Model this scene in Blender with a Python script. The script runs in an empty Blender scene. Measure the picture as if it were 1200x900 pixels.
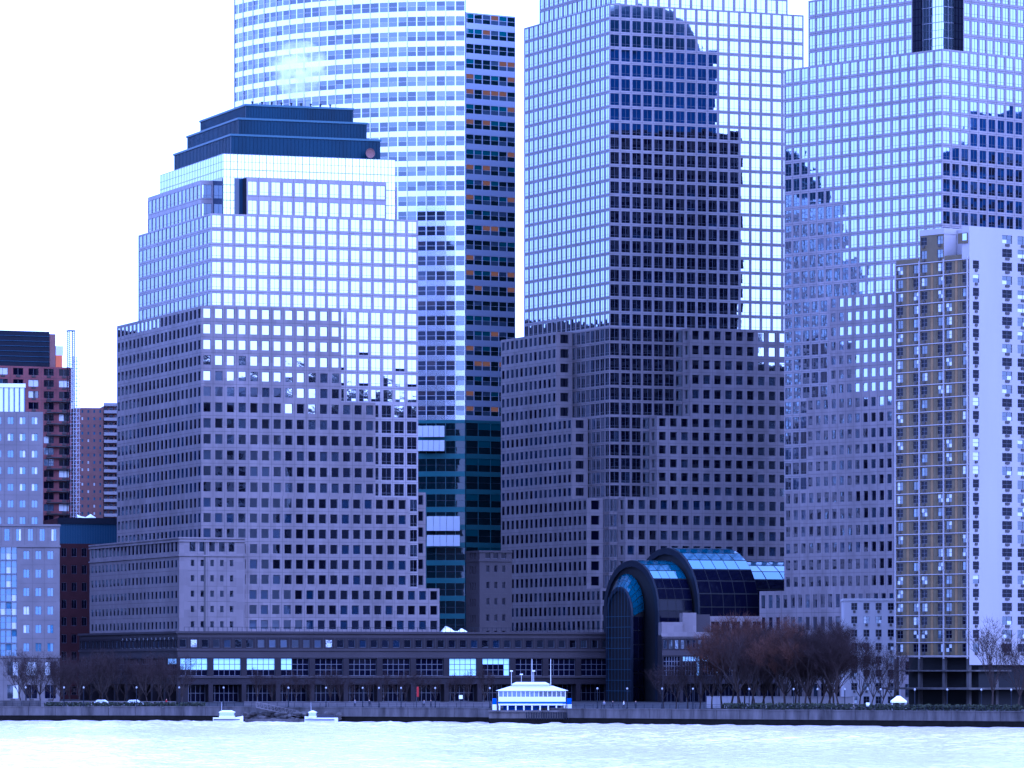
import bpy, math, random
from mathutils import Vector, Matrix

# ------------------------------------------------------------------ camera, sky, sun, exposure
F = 5800.0      # focal length in photograph pixels (1200 px wide)
HC = 11.0       # camera height above the river
YH = 785.0      # pixel row of the horizon
GZ = 3.0        # level of the esplanade
sc = bpy.context.scene
COL = sc.collection
cam = bpy.data.cameras.new('camera')
cam.sensor_width = 36.0
cam.lens = F / 1200.0 * 36.0
cam.shift_y = (YH - 450.0) / 1200.0
cam.clip_start = 5.0
cam.clip_end = 40000.0
camo = bpy.data.objects.new('camera', cam)
camo.location = (0, 0, HC)
camo.rotation_euler = (math.radians(90), 0, 0)
COL.objects.link(camo)
sc.camera = camo

SUN_EL, SUN_AZ = 34.0, 140.0     # degrees; azimuth clockwise from +Y (behind the camera, to the right)
world = bpy.data.worlds.new('World')
sc.world = world
world.use_nodes = True
wn, wl = world.node_tree.nodes, world.node_tree.links
wn.clear()
sky = wn.new('ShaderNodeTexSky')
sky.sky_type = 'NISHITA'
sky.sun_disc = False
sky.sun_elevation = math.radians(SUN_EL)
sky.sun_rotation = math.radians(SUN_AZ)
sky.air_density = 1.2
sky.dust_density = 3.0
sky.ozone_density = 2.0
# thin bright overcast over the clear sky
ovc = wn.new('ShaderNodeMixRGB')
ovc.inputs[0].default_value = 0.65
ovc.inputs[2].default_value = (11.5, 11.7, 12.8, 1)
bg = wn.new('ShaderNodeBackground')
bg.inputs[1].default_value = 0.15
wo = wn.new('ShaderNodeOutputWorld')
wl.new(sky.outputs[0], ovc.inputs[1])
wl.new(ovc.outputs[0], bg.inputs[0])
wl.new(bg.outputs[0], wo.inputs[0])

sun = bpy.data.lights.new('sun', 'SUN')
sun.energy = 0.6
sun.angle = math.radians(14)
sun.color = (1.0, 0.96, 0.9)
suno = bpy.data.objects.new('sun', sun)
sd = Vector((math.sin(math.radians(SUN_AZ)) * math.cos(math.radians(SUN_EL)),
             math.cos(math.radians(SUN_AZ)) * math.cos(math.radians(SUN_EL)), math.sin(math.radians(SUN_EL))))
suno.rotation_euler = sd.to_track_quat('Z', 'Y').to_euler()
COL.objects.link(suno)

vs = sc.view_settings
vs.view_transform = 'Standard'
vs.look = 'None'
vs.gamma = 1.0
vs.exposure = 0.85
vs.use_curve_mapping = False
vs.use_white_balance = True            # camera left on a tungsten setting: daylight records blue
vs.white_balance_temperature = 3900
vs.white_balance_tint = 39.0
sc.cycles.max_bounces = 6
sc.cycles.diffuse_bounces = 2
sc.cycles.glossy_bounces = 4
sc.cycles.volume_bounces = 4
sc.cycles.use_denoising = True
sc.cycles.sample_clamp_indirect = 6.0

rnd = random.Random(7)


# ------------------------------------------------------------------ materials
MATS = {}


def mat(name, col, rough=0.7, metal=0.0, noise=0.0, nscale=0.3, col2=None, bump=0.0, bscale=1.0, emit=None, es=0.0, ior=1.22,
        streak=False, tint=None, panel=0.0):
    m = bpy.data.materials.new(name)
    m.use_nodes = True
    nt = m.node_tree
    b = nt.nodes['Principled BSDF']
    b.inputs['Base Color'].default_value = (*col, 1)
    b.inputs['Roughness'].default_value = rough
    b.inputs['Metallic'].default_value = metal
    b.inputs['IOR'].default_value = ior
    if tint:
        b.inputs['Specular Tint'].default_value = (*tint, 1)
    geo = None
    if noise > 0 or bump > 0:
        geo = nt.nodes.new('ShaderNodeNewGeometry')
    if noise > 0:
        mp = nt.nodes.new('ShaderNodeMapping')
        mp.inputs['Scale'].default_value = (1, 1, 0.18) if streak else (1, 1, 1)
        nt.links.new(geo.outputs['Position'], mp.inputs[0])
        n = nt.nodes.new('ShaderNodeTexNoise')
        n.inputs['Scale'].default_value = nscale
        n.inputs['Detail'].default_value = 5
        n.inputs['Roughness'].default_value = 0.6
        nt.links.new(mp.outputs[0], n.inputs['Vector'])
        mx = nt.nodes.new('ShaderNodeMixRGB')
        c2 = col2 or tuple(c * (1 - noise) for c in col)
        mx.inputs[1].default_value = (*c2, 1)
        mx.inputs[2].default_value = (*[min(1, c * (1 + noise * 0.6)) for c in col], 1)
        rmp = nt.nodes.new('ShaderNodeMapRange')
        rmp.inputs[1].default_value = 0.3
        rmp.inputs[2].default_value = 0.7
        nt.links.new(n.outputs['Fac'], rmp.inputs[0])
        nt.links.new(rmp.outputs[0], mx.inputs[0])
        nt.links.new(mx.outputs[0], b.inputs['Base Color'])
        if panel:
            sn = nt.nodes.new('ShaderNodeVectorMath')
            sn.operation = 'SNAP'
            sn.inputs[1].default_value = (1.6, 1.6, 2.0)
            wnz = nt.nodes.new('ShaderNodeTexWhiteNoise')
            mr = nt.nodes.new('ShaderNodeMapRange')
            mr.inputs[3].default_value = 1 - panel
            mr.inputs[4].default_value = 1 + panel
            hv = nt.nodes.new('ShaderNodeHueSaturation')
            nt.links.new(geo.outputs['Position'], sn.inputs[0])
            nt.links.new(sn.outputs[0], wnz.inputs['Vector'])
            nt.links.new(wnz.outputs['Value'], mr.inputs[0])
            nt.links.new(mr.outputs[0], hv.inputs['Value'])
            nt.links.new(mx.outputs[0], hv.inputs['Color'])
            nt.links.new(hv.outputs[0], b.inputs['Base Color'])
    if bump > 0:
        n2 = nt.nodes.new('ShaderNodeTexNoise')
        n2.inputs['Scale'].default_value = bscale
        n2.inputs['Detail'].default_value = 2
        nt.links.new(geo.outputs['Position'], n2.inputs['Vector'])
        bm = nt.nodes.new('ShaderNodeBump')
        bm.inputs['Strength'].default_value = 1.0
        bm.inputs['Distance'].default_value = bump
        nt.links.new(n2.outputs['Fac'], bm.inputs['Height'])
        nt.links.new(bm.outputs[0], b.inputs['Normal'])
    if emit:
        b.inputs['Emission Color'].default_value = (*emit, 1)
        b.inputs['Emission Strength'].default_value = es
    MATS[name] = m
    return m


mat('granite_grey', (0.145, 0.124, 0.128), 0.55, noise=0.2, nscale=0.12, streak=True, panel=.10)
mat('granite_light', (0.158, 0.135, 0.138), 0.55, noise=0.2, nscale=0.12, streak=True, panel=.10)
mat('granite', (0.138, 0.117, 0.12), 0.55, noise=0.2, nscale=0.12, streak=True, panel=.10)
mat('granite_pale', (0.21, 0.185, 0.19), 0.5, noise=0.14, nscale=0.12, streak=True, panel=.08)
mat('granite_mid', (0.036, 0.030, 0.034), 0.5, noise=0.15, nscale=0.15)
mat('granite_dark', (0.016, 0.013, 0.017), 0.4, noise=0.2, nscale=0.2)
mat('granite_polished', (0.038, 0.032, 0.036), 0.4, noise=0.15, nscale=0.15)  # darker granite for the corner pavilion
mat('granite_shaft', (0.185, 0.165, 0.172), 0.5, noise=0.14, nscale=0.12, streak=True, panel=.08)
mat('joint', (0.06, 0.055, 0.055), 0.8)
mat('frame', (0.10, 0.10, 0.12), 0.4, 0.5)
mat('frame_pale', (0.5, 0.5, 0.55), 0.4, 0.3)
GW = dict(bump=0.0025, bscale=0.55, tint=(.84, .92, 1.0))
mat('glass_dark', (0.002, 0.002, 0.006), 0.02, ior=4.8, **GW)
mat('glass_mid', (0.005, 0.006, 0.014), 0.02, ior=4.8, **GW)
mat('glass_blue', (0.008, 0.018, 0.045), 0.03, ior=4.8, **GW)
mat('glass_blind', (0.025, 0.032, 0.05), 0.03, ior=4.5, **GW)
mat('glass_bright', (0.03, 0.045, 0.055), 0.015, ior=7.5, **GW)
mat('glass_vault', (0.008, 0.045, 0.075), 0.06, ior=2.5, tint=(.6, .85, 1), bump=0.004, bscale=0.4)
mat('glass_tinted', (0.004, 0.012, 0.016), 0.02, ior=1.55, **GW)
mat('glass_curtain', (0.03, 0.035, 0.06), 0.03, ior=2.3, **GW)
mat('glass_curtain_b', (0.06, 0.05, 0.06), 0.03, ior=2.5, **GW)
mat('glass_apt', (0.02, 0.022, 0.03), 0.04, ior=1.9, **GW)
mat('glass_apt_b', (0.04, 0.06, 0.09), 0.04, ior=2.2, **GW)
mat('curtain', (0.45, 0.46, 0.46), 0.3, ior=1.5)
mat('glass_sky', (0.02, 0.07, 0.12), 0.04, ior=2.2, **GW)  # blue of the reflected sky put into the glass colour
mat('glass_sky_b', (0.03, 0.10, 0.18), 0.04, ior=2.0, **GW)  # brighter variant, also coloured as reflected sky
mat('glass_teal', (0.01, 0.07, 0.08), 0.04, ior=1.6)
mat('dark_reflection', (0.004, 0.02, 0.05), 0.05, ior=1.5)  # dark reflection put into a flat colour
mat('glass_shop', (0.002, 0.002, 0.008), 0.05, ior=1.22)
mat('glass_lit', (0.3, 0.4, 0.45), 0.1, emit=(0.6, 0.85, 0.95), es=0.32)
mat('glass_office', (0.05, 0.025, 0.015), 0.05, ior=1.6, emit=(1.0, 0.36, 0.10), es=0.09)
mat('copper', (0.006, 0.024, 0.046), 0.5, 0.0, noise=0.35, nscale=0.1, streak=True)
mat('copper_edge', (0.05, 0.09, 0.12), 0.5, 0.2)
mat('white_band', (0.68, 0.69, 0.74), 0.2, 0.78)
mat('louvre', (0.55, 0.57, 0.62), 0.4, 0.2)
mat('teal_band', (0.05, 0.13, 0.14), 0.3, 0.2)
mat('concrete', (0.066, 0.06, 0.06), 0.85, noise=0.6, nscale=0.5, streak=True)
mat('concrete_wet', (0.007, 0.0065, 0.006), 0.8, noise=0.4, nscale=0.8, ior=1.1)
mat('concrete_white', (0.27, 0.25, 0.255), 0.75, noise=0.06, nscale=0.15, streak=True)
mat('white', (0.55, 0.55, 0.55), 0.45)
mat('brown_panel', (0.085, 0.068, 0.038), 0.6, noise=0.15, nscale=0.8)
mat('brown_panel_b', (0.15, 0.098, 0.042), 0.6, noise=0.15, nscale=0.8)
mat('brick_red', (0.15, 0.055, 0.055), 0.8, noise=0.2, nscale=0.3)
mat('brick_brown', (0.16, 0.085, 0.075), 0.8, noise=0.15, nscale=0.3)
mat('brick_dark', (0.035, 0.012, 0.014), 0.8, noise=0.2, nscale=0.3)
mat('stone_grey', (0.115, 0.102, 0.105), 0.7, noise=0.15, nscale=0.25)
mat('metal_dark', (0.008, 0.010, 0.018), 0.5, 0.0, noise=0.2, nscale=0.3)
mat('spandrel_blue', (0.26, 0.28, 0.36), 0.3, 0.1, ior=1.5)
mat('metal_blue', (0.03, 0.06, 0.10), 0.35, 0.3)
mat('black', (0.01, 0.01, 0.012), 0.6)
mat('ac_unit', (0.05, 0.045, 0.045), 0.6)
mat('blue_paint', (0.02, 0.06, 0.35), 0.4)
mat('red_cloth', (0.25, 0.02, 0.02), 0.8)
mat('orange_panel', (0.5, 0.12, 0.04), 0.7)
mat('bark', (0.03, 0.022, 0.02), 0.9)
mat('twig', (0.022, 0.014, 0.014), 0.9)
mat('twig_red', (0.05, 0.024, 0.017), 0.9)
mat('shrub', (0.03, 0.035, 0.02), 0.9)
mat('paving', (0.02, 0.019, 0.021), 0.85, noise=0.2, nscale=0.4)
mat('tyre', (0.015, 0.015, 0.015), 0.8)
mat('cloth_dark', (0.03, 0.03, 0.04), 0.9)
mat('cloth_grey', (0.15, 0.15, 0.18), 0.9)
mat('skin', (0.45, 0.28, 0.2), 0.6)
mat('lamp_globe', (0.3, 0.3, 0.3), 0.3)
mat('city_wall', (0.014, 0.013, 0.018), 0.7, noise=0.2, nscale=0.05)
mat('city_blue', (0.03, 0.07, 0.17), 0.5, noise=0.3, nscale=0.06)
mat('roofing', (0.12, 0.12, 0.125), 0.9)
mat('sheet_white', (0.75, 0.77, 0.8), 0.7)


# ------------------------------------------------------------------ helpers
def px(x, D):
    return (x - 600.0) / F * D


def pz(y, D):
    return HC + (YH - y) * D / F


class MB:
    def __init__(self):
        self.v, self.f, self.m, self.slots = [], [], [], []

    def mi(self, name):
        if name not in self.slots:
            self.slots.append(name)
        return self.slots.index(name)

    def quad(self, a, b, c, d, m):
        n = len(self.v)
        self.v += [tuple(a), tuple(b), tuple(c), tuple(d)]
        self.f.append((n, n + 1, n + 2, n + 3))
        self.m.append(self.mi(m))

    def tri(self, a, b, c, m):
        n = len(self.v)
        self.v += [tuple(a), tuple(b), tuple(c)]
        self.f.append((n, n + 1, n + 2))
        self.m.append(self.mi(m))

    def poly(self, pts, m):
        n = len(self.v)
        self.v += [tuple(p) for p in pts]
        self.f.append(tuple(range(n, n + len(pts))))
        self.m.append(self.mi(m))

    def obox(self, o, ax, ay, az, m):
        """box with corner o and edge vectors ax, ay, az (right handed)"""
        o = Vector(o); ax = Vector(ax); ay = Vector(ay); az = Vector(az)
        n = len(self.v)
        P = [o, o + ax, o + ax + ay, o + ay]
        self.v += [tuple(p) for p in P] + [tuple(p + az) for p in P]
        for q in ((3, 2, 1, 0), (4, 5, 6, 7), (0, 1, 5, 4), (1, 2, 6, 5), (2, 3, 7, 6), (3, 0, 4, 7)):
            self.f.append(tuple(n + i for i in q))
            self.m.append(self.mi(m))

    def box(self, x0, x1, y0, y1, z0, z1, m):
        self.obox((x0, y0, z0), (x1 - x0, 0, 0), (0, y1 - y0, 0), (0, 0, z1 - z0), m)

    def tube(self, a, b, ra, rb, m, n=5, cap=False):
        a = Vector(a); b = Vector(b)
        d = (b - a)
        if d.length < 1e-6:
            return
        d.normalize()
        t = Vector((0, 0, 1)) if abs(d.z) < 0.9 else Vector((1, 0, 0))
        e1 = d.cross(t).normalized()
        e2 = d.cross(e1)
        base = len(self.v)
        for p, r in ((a, ra), (b, rb)):
            for i in range(n):
                th = 2 * math.pi * i / n
                self.v.append(tuple(p + e1 * (r * math.cos(th)) + e2 * (r * math.sin(th))))
        k = self.mi(m)
        for i in range(n):
            j = (i + 1) % n
            self.f.append((base + i, base + n + i, base + n + j, base + j))
            self.m.append(k)
        if cap:
            self.f.append(tuple(base + n + i for i in reversed(range(n)))); self.m.append(k)
            self.f.append(tuple(base + i for i in range(n))); self.m.append(k)

    def lathe(self, c, prof, m, n=10, sx=1.0, sy=1.0):
        c = Vector(c)
        base = len(self.v)
        for r, z in prof:
            for i in range(n):
                th = 2 * math.pi * i / n
                self.v.append((c.x + r * sx * math.cos(th), c.y + r * sy * math.sin(th), c.z + z))
        k = self.mi(m)
        for q in range(len(prof) - 1):
            for i in range(n):
                j = (i + 1) % n
                self.f.append((base + q * n + i, base + q * n + j, base + (q + 1) * n + j, base + (q + 1) * n + i))
                self.m.append(k)

    def add(self, other, M):
        n = len(self.v)
        self.v += [tuple(M @ Vector(p)) for p in other.v]
        mm = [self.mi(s) for s in other.slots]
        for f, k in zip(other.f, other.m):
            self.f.append(tuple(n + i for i in f))
            self.m.append(mm[k])

    def mesh(self, name, off=None):
        me = bpy.data.meshes.new(name)
        v = self.v
        if off is not None:
            v = [(p[0] - off.x, p[1] - off.y, p[2] - off.z) for p in v]
        me.from_pydata(v, [], self.f)
        for s in self.slots:
            me.materials.append(MATS[s])
        me.polygons.foreach_set('material_index', self.m)
        me.update()
        return me

    def obj(self, name, parent=None):
        off = parent.location if parent is not None else None
        if parent is not None and parent.parent is not None:
            off = parent.location + parent.parent.location
        me = self.mesh(name, off)
        o = bpy.data.objects.new(name, me)
        if parent is not None:
            o.parent = parent
        COL.objects.link(o)
        return o


def tag(o, label=None, cat=None, group=None, kind=None):
    if label: o['label'] = label
    if cat: o['category'] = cat
    if group: o['group'] = group
    if kind: o['kind'] = kind
    return o


def empty(name, loc, label=None, cat=None, group=None):
    o = bpy.data.objects.new(name, None)
    o.location = loc
    o.empty_display_size = 2
    COL.objects.link(o)
    return tag(o, label, cat, group)


def copy_tree(o, parent=None):
    c = o.copy()
    COL.objects.link(c)
    if parent is not None:
        c.parent = parent
    for ch in list(o.children):
        copy_tree(ch, c)
    return c


# ---- windows: shared meshes, x along the wall, y into the wall, z up, origin at the middle of the sill
WMB, WME = {}, {}


def window_mb(key):
    if key in WMB:
        return WMB[key]
    (w, h, nc, nr, fr, mul, style, var) = key
    R = random.Random(hash((round(w * 100), round(h * 100), nc, nr, style if isinstance(style, int) else len(style) * 7 + ord(style[0]), var)) & 0xffff)
    b = MB()
    fm = 'frame_pale' if style in ('gold', 'goldlit') else 'frame'
    # outer frame
    for (x0, x1, z0, z1) in ((-w / 2, -w / 2 + fr, 0, h), (w / 2 - fr, w / 2, 0, h), (-w / 2 + fr, w / 2 - fr, 0, fr), (-w / 2 + fr, w / 2 - fr, h - fr, h)):
        b.box(x0, x1, -0.02, 0.10, z0, z1, fm)
    iw, ih = (w - 2 * fr), (h - 2 * fr)
    pw, ph = iw / nc, ih / nr
    rows = [(fr + j * ph, fr + (j + 1) * ph) for j in range(nr)]
    if style == 'grid' and nr == 2:
        s = fr + 0.22 * ih
        rows = [(fr, s), (s, h - fr)]
    for i in range(1, nc):
        x = -w / 2 + fr + i * pw
        b.box(x - mul / 2, x + mul / 2, -0.02, 0.08, fr, h - fr, fm)
    for j in range(1, nr):
        z = rows[j][0]
        b.box(-w / 2 + fr, w / 2 - fr, -0.012, 0.07, z - mul / 2, z + mul / 2, fm)
    same = R.random()
    for i in range(nc):
        for j, (za, zb) in enumerate(rows):
            xa = -w / 2 + fr + i * pw; xb = xa + pw
            t = R.random()
            if style in ('punch', 'grid'):
                g = 'glass_dark' if same < 0.62 else ('glass_mid' if same < 0.8 else ('glass_blue' if same < 0.94 else 'glass_blind'))
                if same > 0.45 and t > 0.8: g = 'glass_blind' if style == 'punch' else 'glass_mid'
            elif style == 'bright': g = 'glass_bright'
            elif style == 'gold':
                g = 'glass_apt' if t < .25 else 'glass_curtain' if t < 0.62 else ('glass_curtain_b' if t < 0.85 else 'glass_blue')
            elif style == 'goldlit':
                g = 'glass_office' if (j == nr - 1 and t < 0.4) else ('glass_tinted' if t < 0.65 else ('glass_apt_b' if t < .85 else 'glass_teal'))
            elif style == 'teal':
                g = 'glass_tinted' if t < 0.8 else ('glass_office' if t < .84 else 'glass_teal')
            elif style == 'flat':
                g = 'glass_shop' if same < 0.5 else ('glass_apt' if t < 0.55 else ('curtain' if same > 0.74 else 'glass_apt_b'))
            elif style == 'flatdark':
                g = 'glass_shop' if same < 0.7 else ('curtain' if t > .75 else 'glass_apt')
            elif style == 'sky':
                g = 'curtain' if t < 0.22 else ('glass_sky' if t < .62 else 'glass_sky_b')
            elif style == 'lit': g = 'glass_lit'
            elif style == 'halflit': g = 'glass_lit' if j == nr - 1 or (i == nc - 1 and t < .9) else 'glass_shop'
            elif style == 'twothirds': g = 'glass_lit' if j >= 1 else 'glass_shop'
            elif style == 'leftlit': g = 'glass_lit' if i < 2 and j >= 1 else 'glass_shop'
            elif style == 'shop': g = 'glass_shop'
            else: g = style
            tx, tz = R.gauss(0, 0.0028), R.gauss(0, 0.0028)
            y = 0.03
            cx, cz = (xa + xb) / 2, (za + zb) / 2
            P = [(x, y + (x - cx) * tx + (z - cz) * tz, z) for x, z in ((xa, za), (xb, za), (xb, zb), (xa, zb))]
            b.quad(*P, g)
    if style in ('flat', 'flatdark'):     # air conditioner below the sash
        b.box(-w * 0.2, w * 0.2, -0.35, 0.0, -0.55, -0.05, 'ac_unit')
    WMB[key] = b
    return b


def window_me(key):
    if key not in WME:
        WME[key] = window_mb(key).mesh('window')
    return WME[key]


class Building:
    """a building with two visible faces that meet at the corner seen at pixel x; r runs to the right, l to the back left"""

    def __init__(self, name, label, cat, x, D, deg, group=None, base=GZ):
        self.D = D
        self.X0 = px(x, D)
        a = math.radians(deg)
        self.c, self.s = math.cos(a), math.sin(a)
        self.r = Vector((self.c, self.s, 0)); self.l = Vector((-self.s, self.c, 0))
        self.root = empty(name, (self.X0, D, base), label, cat, group)
        self.win = []
        self.rng = random.Random(len(label) * 31 + int(x))

    def P(self, r, l, z=0.0):
        return Vector((self.X0, self.D, 0)) + self.r * r + self.l * l + Vector((0, 0, z))

    def sr(self, x, l):
        k = (x - 600.0) / F
        return (k * (self.D + l * self.c) - self.X0 + l * self.s) / (self.c - k * self.s)

    def sl(self, x, r):
        k = (x - 600.0) / F
        return (self.X0 + r * self.c - k * self.D - k * r * self.s) / (self.s + k * self.c)

    def z(self, y, r=0.0, l=0.0):
        return pz(y, self.D + r * self.s + l * self.c)

    def facade(self, b, p0, u, width, z0, z1, sp, see=True):
        """one wall face from p0 along u with windows as spec sp says; stone goes to mesh builder b"""
        Z = Vector((0, 0, 1))
        n = u.cross(Z)
        p0 = Vector((p0.x, p0.y, 0))

        def pt(x, z, d=0.0):
            return p0 + u * x + Z * z - n * d
        if sp is None or isinstance(sp, str):
            b.quad(pt(0, z0), pt(width, z0), pt(width, z1), pt(0, z1), sp or 'granite')
            return
        nx, nz = sp['nx'], sp['nz']
        m = sp.get('mat', 'granite')
        fw, fh = width / nx, (z1 - z0) / nz
        ww, wh = sp.get('ww', .6) * fw, sp.get('wh', .6) * fh
        sill = sp.get('sill', .22) * fh
        d = sp.get('depth', 0.3)
        j = sp.get('joint', 0.035)
        style = sp.get('style', 'punch')
        nc, nr = sp.get('nc', 1), sp.get('nr', 1)
        nvar = sp.get('var', 8)
        skip = sp.get('skip')
        ends = sp.get('ends', 0.0)       # solid corner piers
        if ends:
            b.quad(pt(0, z0), pt(ends, z0), pt(ends, z1), pt(0, z1), m)
            b.quad(pt(width - ends, z0), pt(width, z0), pt(width, z1), pt(width - ends, z1), m)
            fw = (width - 2 * ends) / nx
            ww = sp.get('ww', .6) * fw
        R = Matrix((u, -n, Z)).transposed().to_4x4()
        for k in range(nz):
            za, zb = z0 + k * fh, z0 + (k + 1) * fh
            wa, wb = za + sill, za + sill + wh
            if j and k:   # recessed joint along the floor line
                b.quad(pt(ends, za - 3 * j, .03), pt(width - ends, za - 3 * j, .03), pt(width - ends, za + 3 * j, .03), pt(ends, za + 3 * j, .03), 'joint')
            for i in range(nx):
                xa, xb = ends + i * fw, ends + (i + 1) * fw
                if j and i:
                    b.quad(pt(xa - 3 * j, za, .032), pt(xa + 3 * j, za, .032), pt(xa + 3 * j, zb, .032), pt(xa - 3 * j, zb, .032), 'joint')
                cx = (xa + xb) / 2 + (sp['shift'](i) * fw if 'shift' in sp else 0)
                xa += j if i else 0
                xb -= j if i < nx - 1 else 0
                zaa, zbb = za + (j if k else 0), zb - (j if k < nz - 1 else 0)
                if skip and skip(i, k):
                    b.quad(pt(xa, zaa), pt(xb, zaa), pt(xb, zbb), pt(xa, zbb), m)
                    continue
                va, vb = cx - ww / 2, cx + ww / 2
                b.quad(pt(xa, zaa), pt(va, zaa), pt(va, zbb), pt(xa, zbb), m)
                b.quad(pt(vb, zaa), pt(xb, zaa), pt(xb, zbb), pt(vb, zbb), m)
                b.quad(pt(va, zaa), pt(vb, zaa), pt(vb, wa), pt(va, wa), m)
                b.quad(pt(va, wb), pt(vb, wb), pt(vb, zbb), pt(va, zbb), m)
                b.quad(pt(va, wa), pt(va, wa, d), pt(va, wb, d), pt(va, wb), m)
                b.quad(pt(vb, wa, d), pt(vb, wa), pt(vb, wb), pt(vb, wb, d), m)
                b.quad(pt(va, wa), pt(vb, wa), pt(vb, wa, d), pt(va, wa, d), m)
                b.quad(pt(va, wb, d), pt(vb, wb, d), pt(vb, wb), pt(va, wb), m)
                st = style(i, k) if callable(style) else style
                key = (round(ww, 2), round(wh, 2), nc, nr, sp.get('frame', 0.07), sp.get('mull', 0.06), st, self.rng.randrange(nvar))
                M = Matrix.Translation(pt(cx, wa, d)) @ R
                vis = 0.0
                if see:
                    c = M.translation
                    view = Vector((c.x, c.y, c.z - HC)).normalized()
                    facing = -view.dot(n)
                    sx, sy = 600 + F * c.x / c.y, YH - F * (c.z - HC) / c.y
                    if facing > 0 and -8 < sx < 1208 and -8 < sy < 908:
                        vis = facing * ww * wh / (c.y ** 2) * 1e6
                self.win.append((vis, M, key))

    def box(self, r0, r1, l0, l1, z0, z1, R=None, L=None, E=None, B=None, roof='roofing', name='wall', see=True, plain='granite', parapet=0.0):
        b = MB()
        self.facade(b, self.P(r0, l0), self.r, r1 - r0, z0, z1, R or plain, see)
        self.facade(b, self.P(r0, l1), -self.l, l1 - l0, z0, z1, L or plain, see)
        self.facade(b, self.P(r1, l0), self.l, l1 - l0, z0, z1, E or plain, see and E is not None)
        self.facade(b, self.P(r1, l1), -self.r, r1 - r0, z0, z1, B or plain, False)
        if roof:
            b.quad(self.P(r0, l0, z1), self.P(r1, l0, z1), self.P(r1, l1, z1), self.P(r0, l1, z1), roof)
        return b.obj(name, self.root)

    def bar(self, r0, r1, l0, l1, z0, z1, m, name=None, parent=None, b=None):
        bb = b or MB()
        bb.obox(self.P(r0, l0, z0), self.r * (r1 - r0), self.l * (l1 - l0), Vector((0, 0, z1 - z0)), m)
        if name:
            return bb.obj(name, parent or self.root)

    def finish(self, limit=300, name='window'):
        W = sorted(self.win, key=lambda t: -t[0])
        inv = Matrix.Translation(-self.root.location)
        rest = MB()
        for q, (vis, M, key) in enumerate(W):
            if q < limit and vis > 0:
                o = bpy.data.objects.new(name, window_me(key))
                o.parent = self.root
                jit = Matrix.Rotation(self.rng.gauss(0, .0016), 4, 'Z') @ Matrix.Rotation(self.rng.gauss(0, .0016), 4, 'X')
                o.matrix_local = inv @ M @ jit
                COL.objects.link(o)
            else:
                jit = Matrix.Rotation(self.rng.gauss(0, .0016), 4, 'Z') @ Matrix.Rotation(self.rng.gauss(0, .0016), 4, 'X')
                rest.add(window_mb(key), M @ jit)
        if rest.v:
            o = rest.obj('smaller_windows', self.root)
            o['kind'] = 'stuff'


PUNCH = dict(ww=.63, wh=.61, sill=.22, depth=.32, style='punch')
GRID = dict(ww=.76, wh=.78, sill=.12, depth=.12, style='grid', nc=2, nr=2, mat='granite_pale')
BRIGHT = dict(ww=.985, wh=.985, sill=.0075, depth=.02, style='bright', nc=2, nr=2, joint=0, frame=.08, mull=.09, mat='frame_pale')


GRID3 = dict(GRID, ww=.80, wh=.81, sill=.1, mat='granite_shaft')


def S(base, **k):
    d = dict(base); d.update(k); return d



# ------------------------------------------------------------------ river, land, seawall
def sheet(name, pts, z, m):
    b = MB()
    b.poly([(x, y, z) for x, y in pts], m)
    return tag(b.obj(name), kind='structure')


def water_mat():
    m = bpy.data.materials.new('river_water')
    m.use_nodes = True
    nt = m.node_tree
    b = nt.nodes['Principled BSDF']
    b.inputs['Base Color'].default_value = (0.60, 0.53, 0.50, 1)
    b.inputs['Roughness'].default_value = 0.16
    b.inputs['IOR'].default_value = 1.5
    g = nt.nodes.new('ShaderNodeNewGeometry')
    n = nt.nodes.new('ShaderNodeTexNoise')
    n.inputs['Scale'].default_value = 1.1
    n.inputs['Detail'].default_value = 3
    bm = nt.nodes.new('ShaderNodeBump')
    bm.inputs['Distance'].default_value = .25
    nt.links.new(g.outputs['Position'], n.inputs['Vector'])
    nt.links.new(n.outputs['Fac'], bm.inputs['Height'])
    nt.links.new(bm.outputs[0], b.inputs['Normal'])
    MATS['river_water'] = m


water_mat()
SHORE = [(-400, 1085), (-60, 1066), (190, 1063), (560, 1025), (840, 985), (1260, 935), (1700, 880)]   # pixel x, distance
shore = [Vector((px(x, d), d, 0)) for x, d in SHORE]
sheet('river_water', [(-9000, -20), (9000, -20), (9000, 1300), (-9000, 1300)], -0.7, 'river_water')


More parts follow.
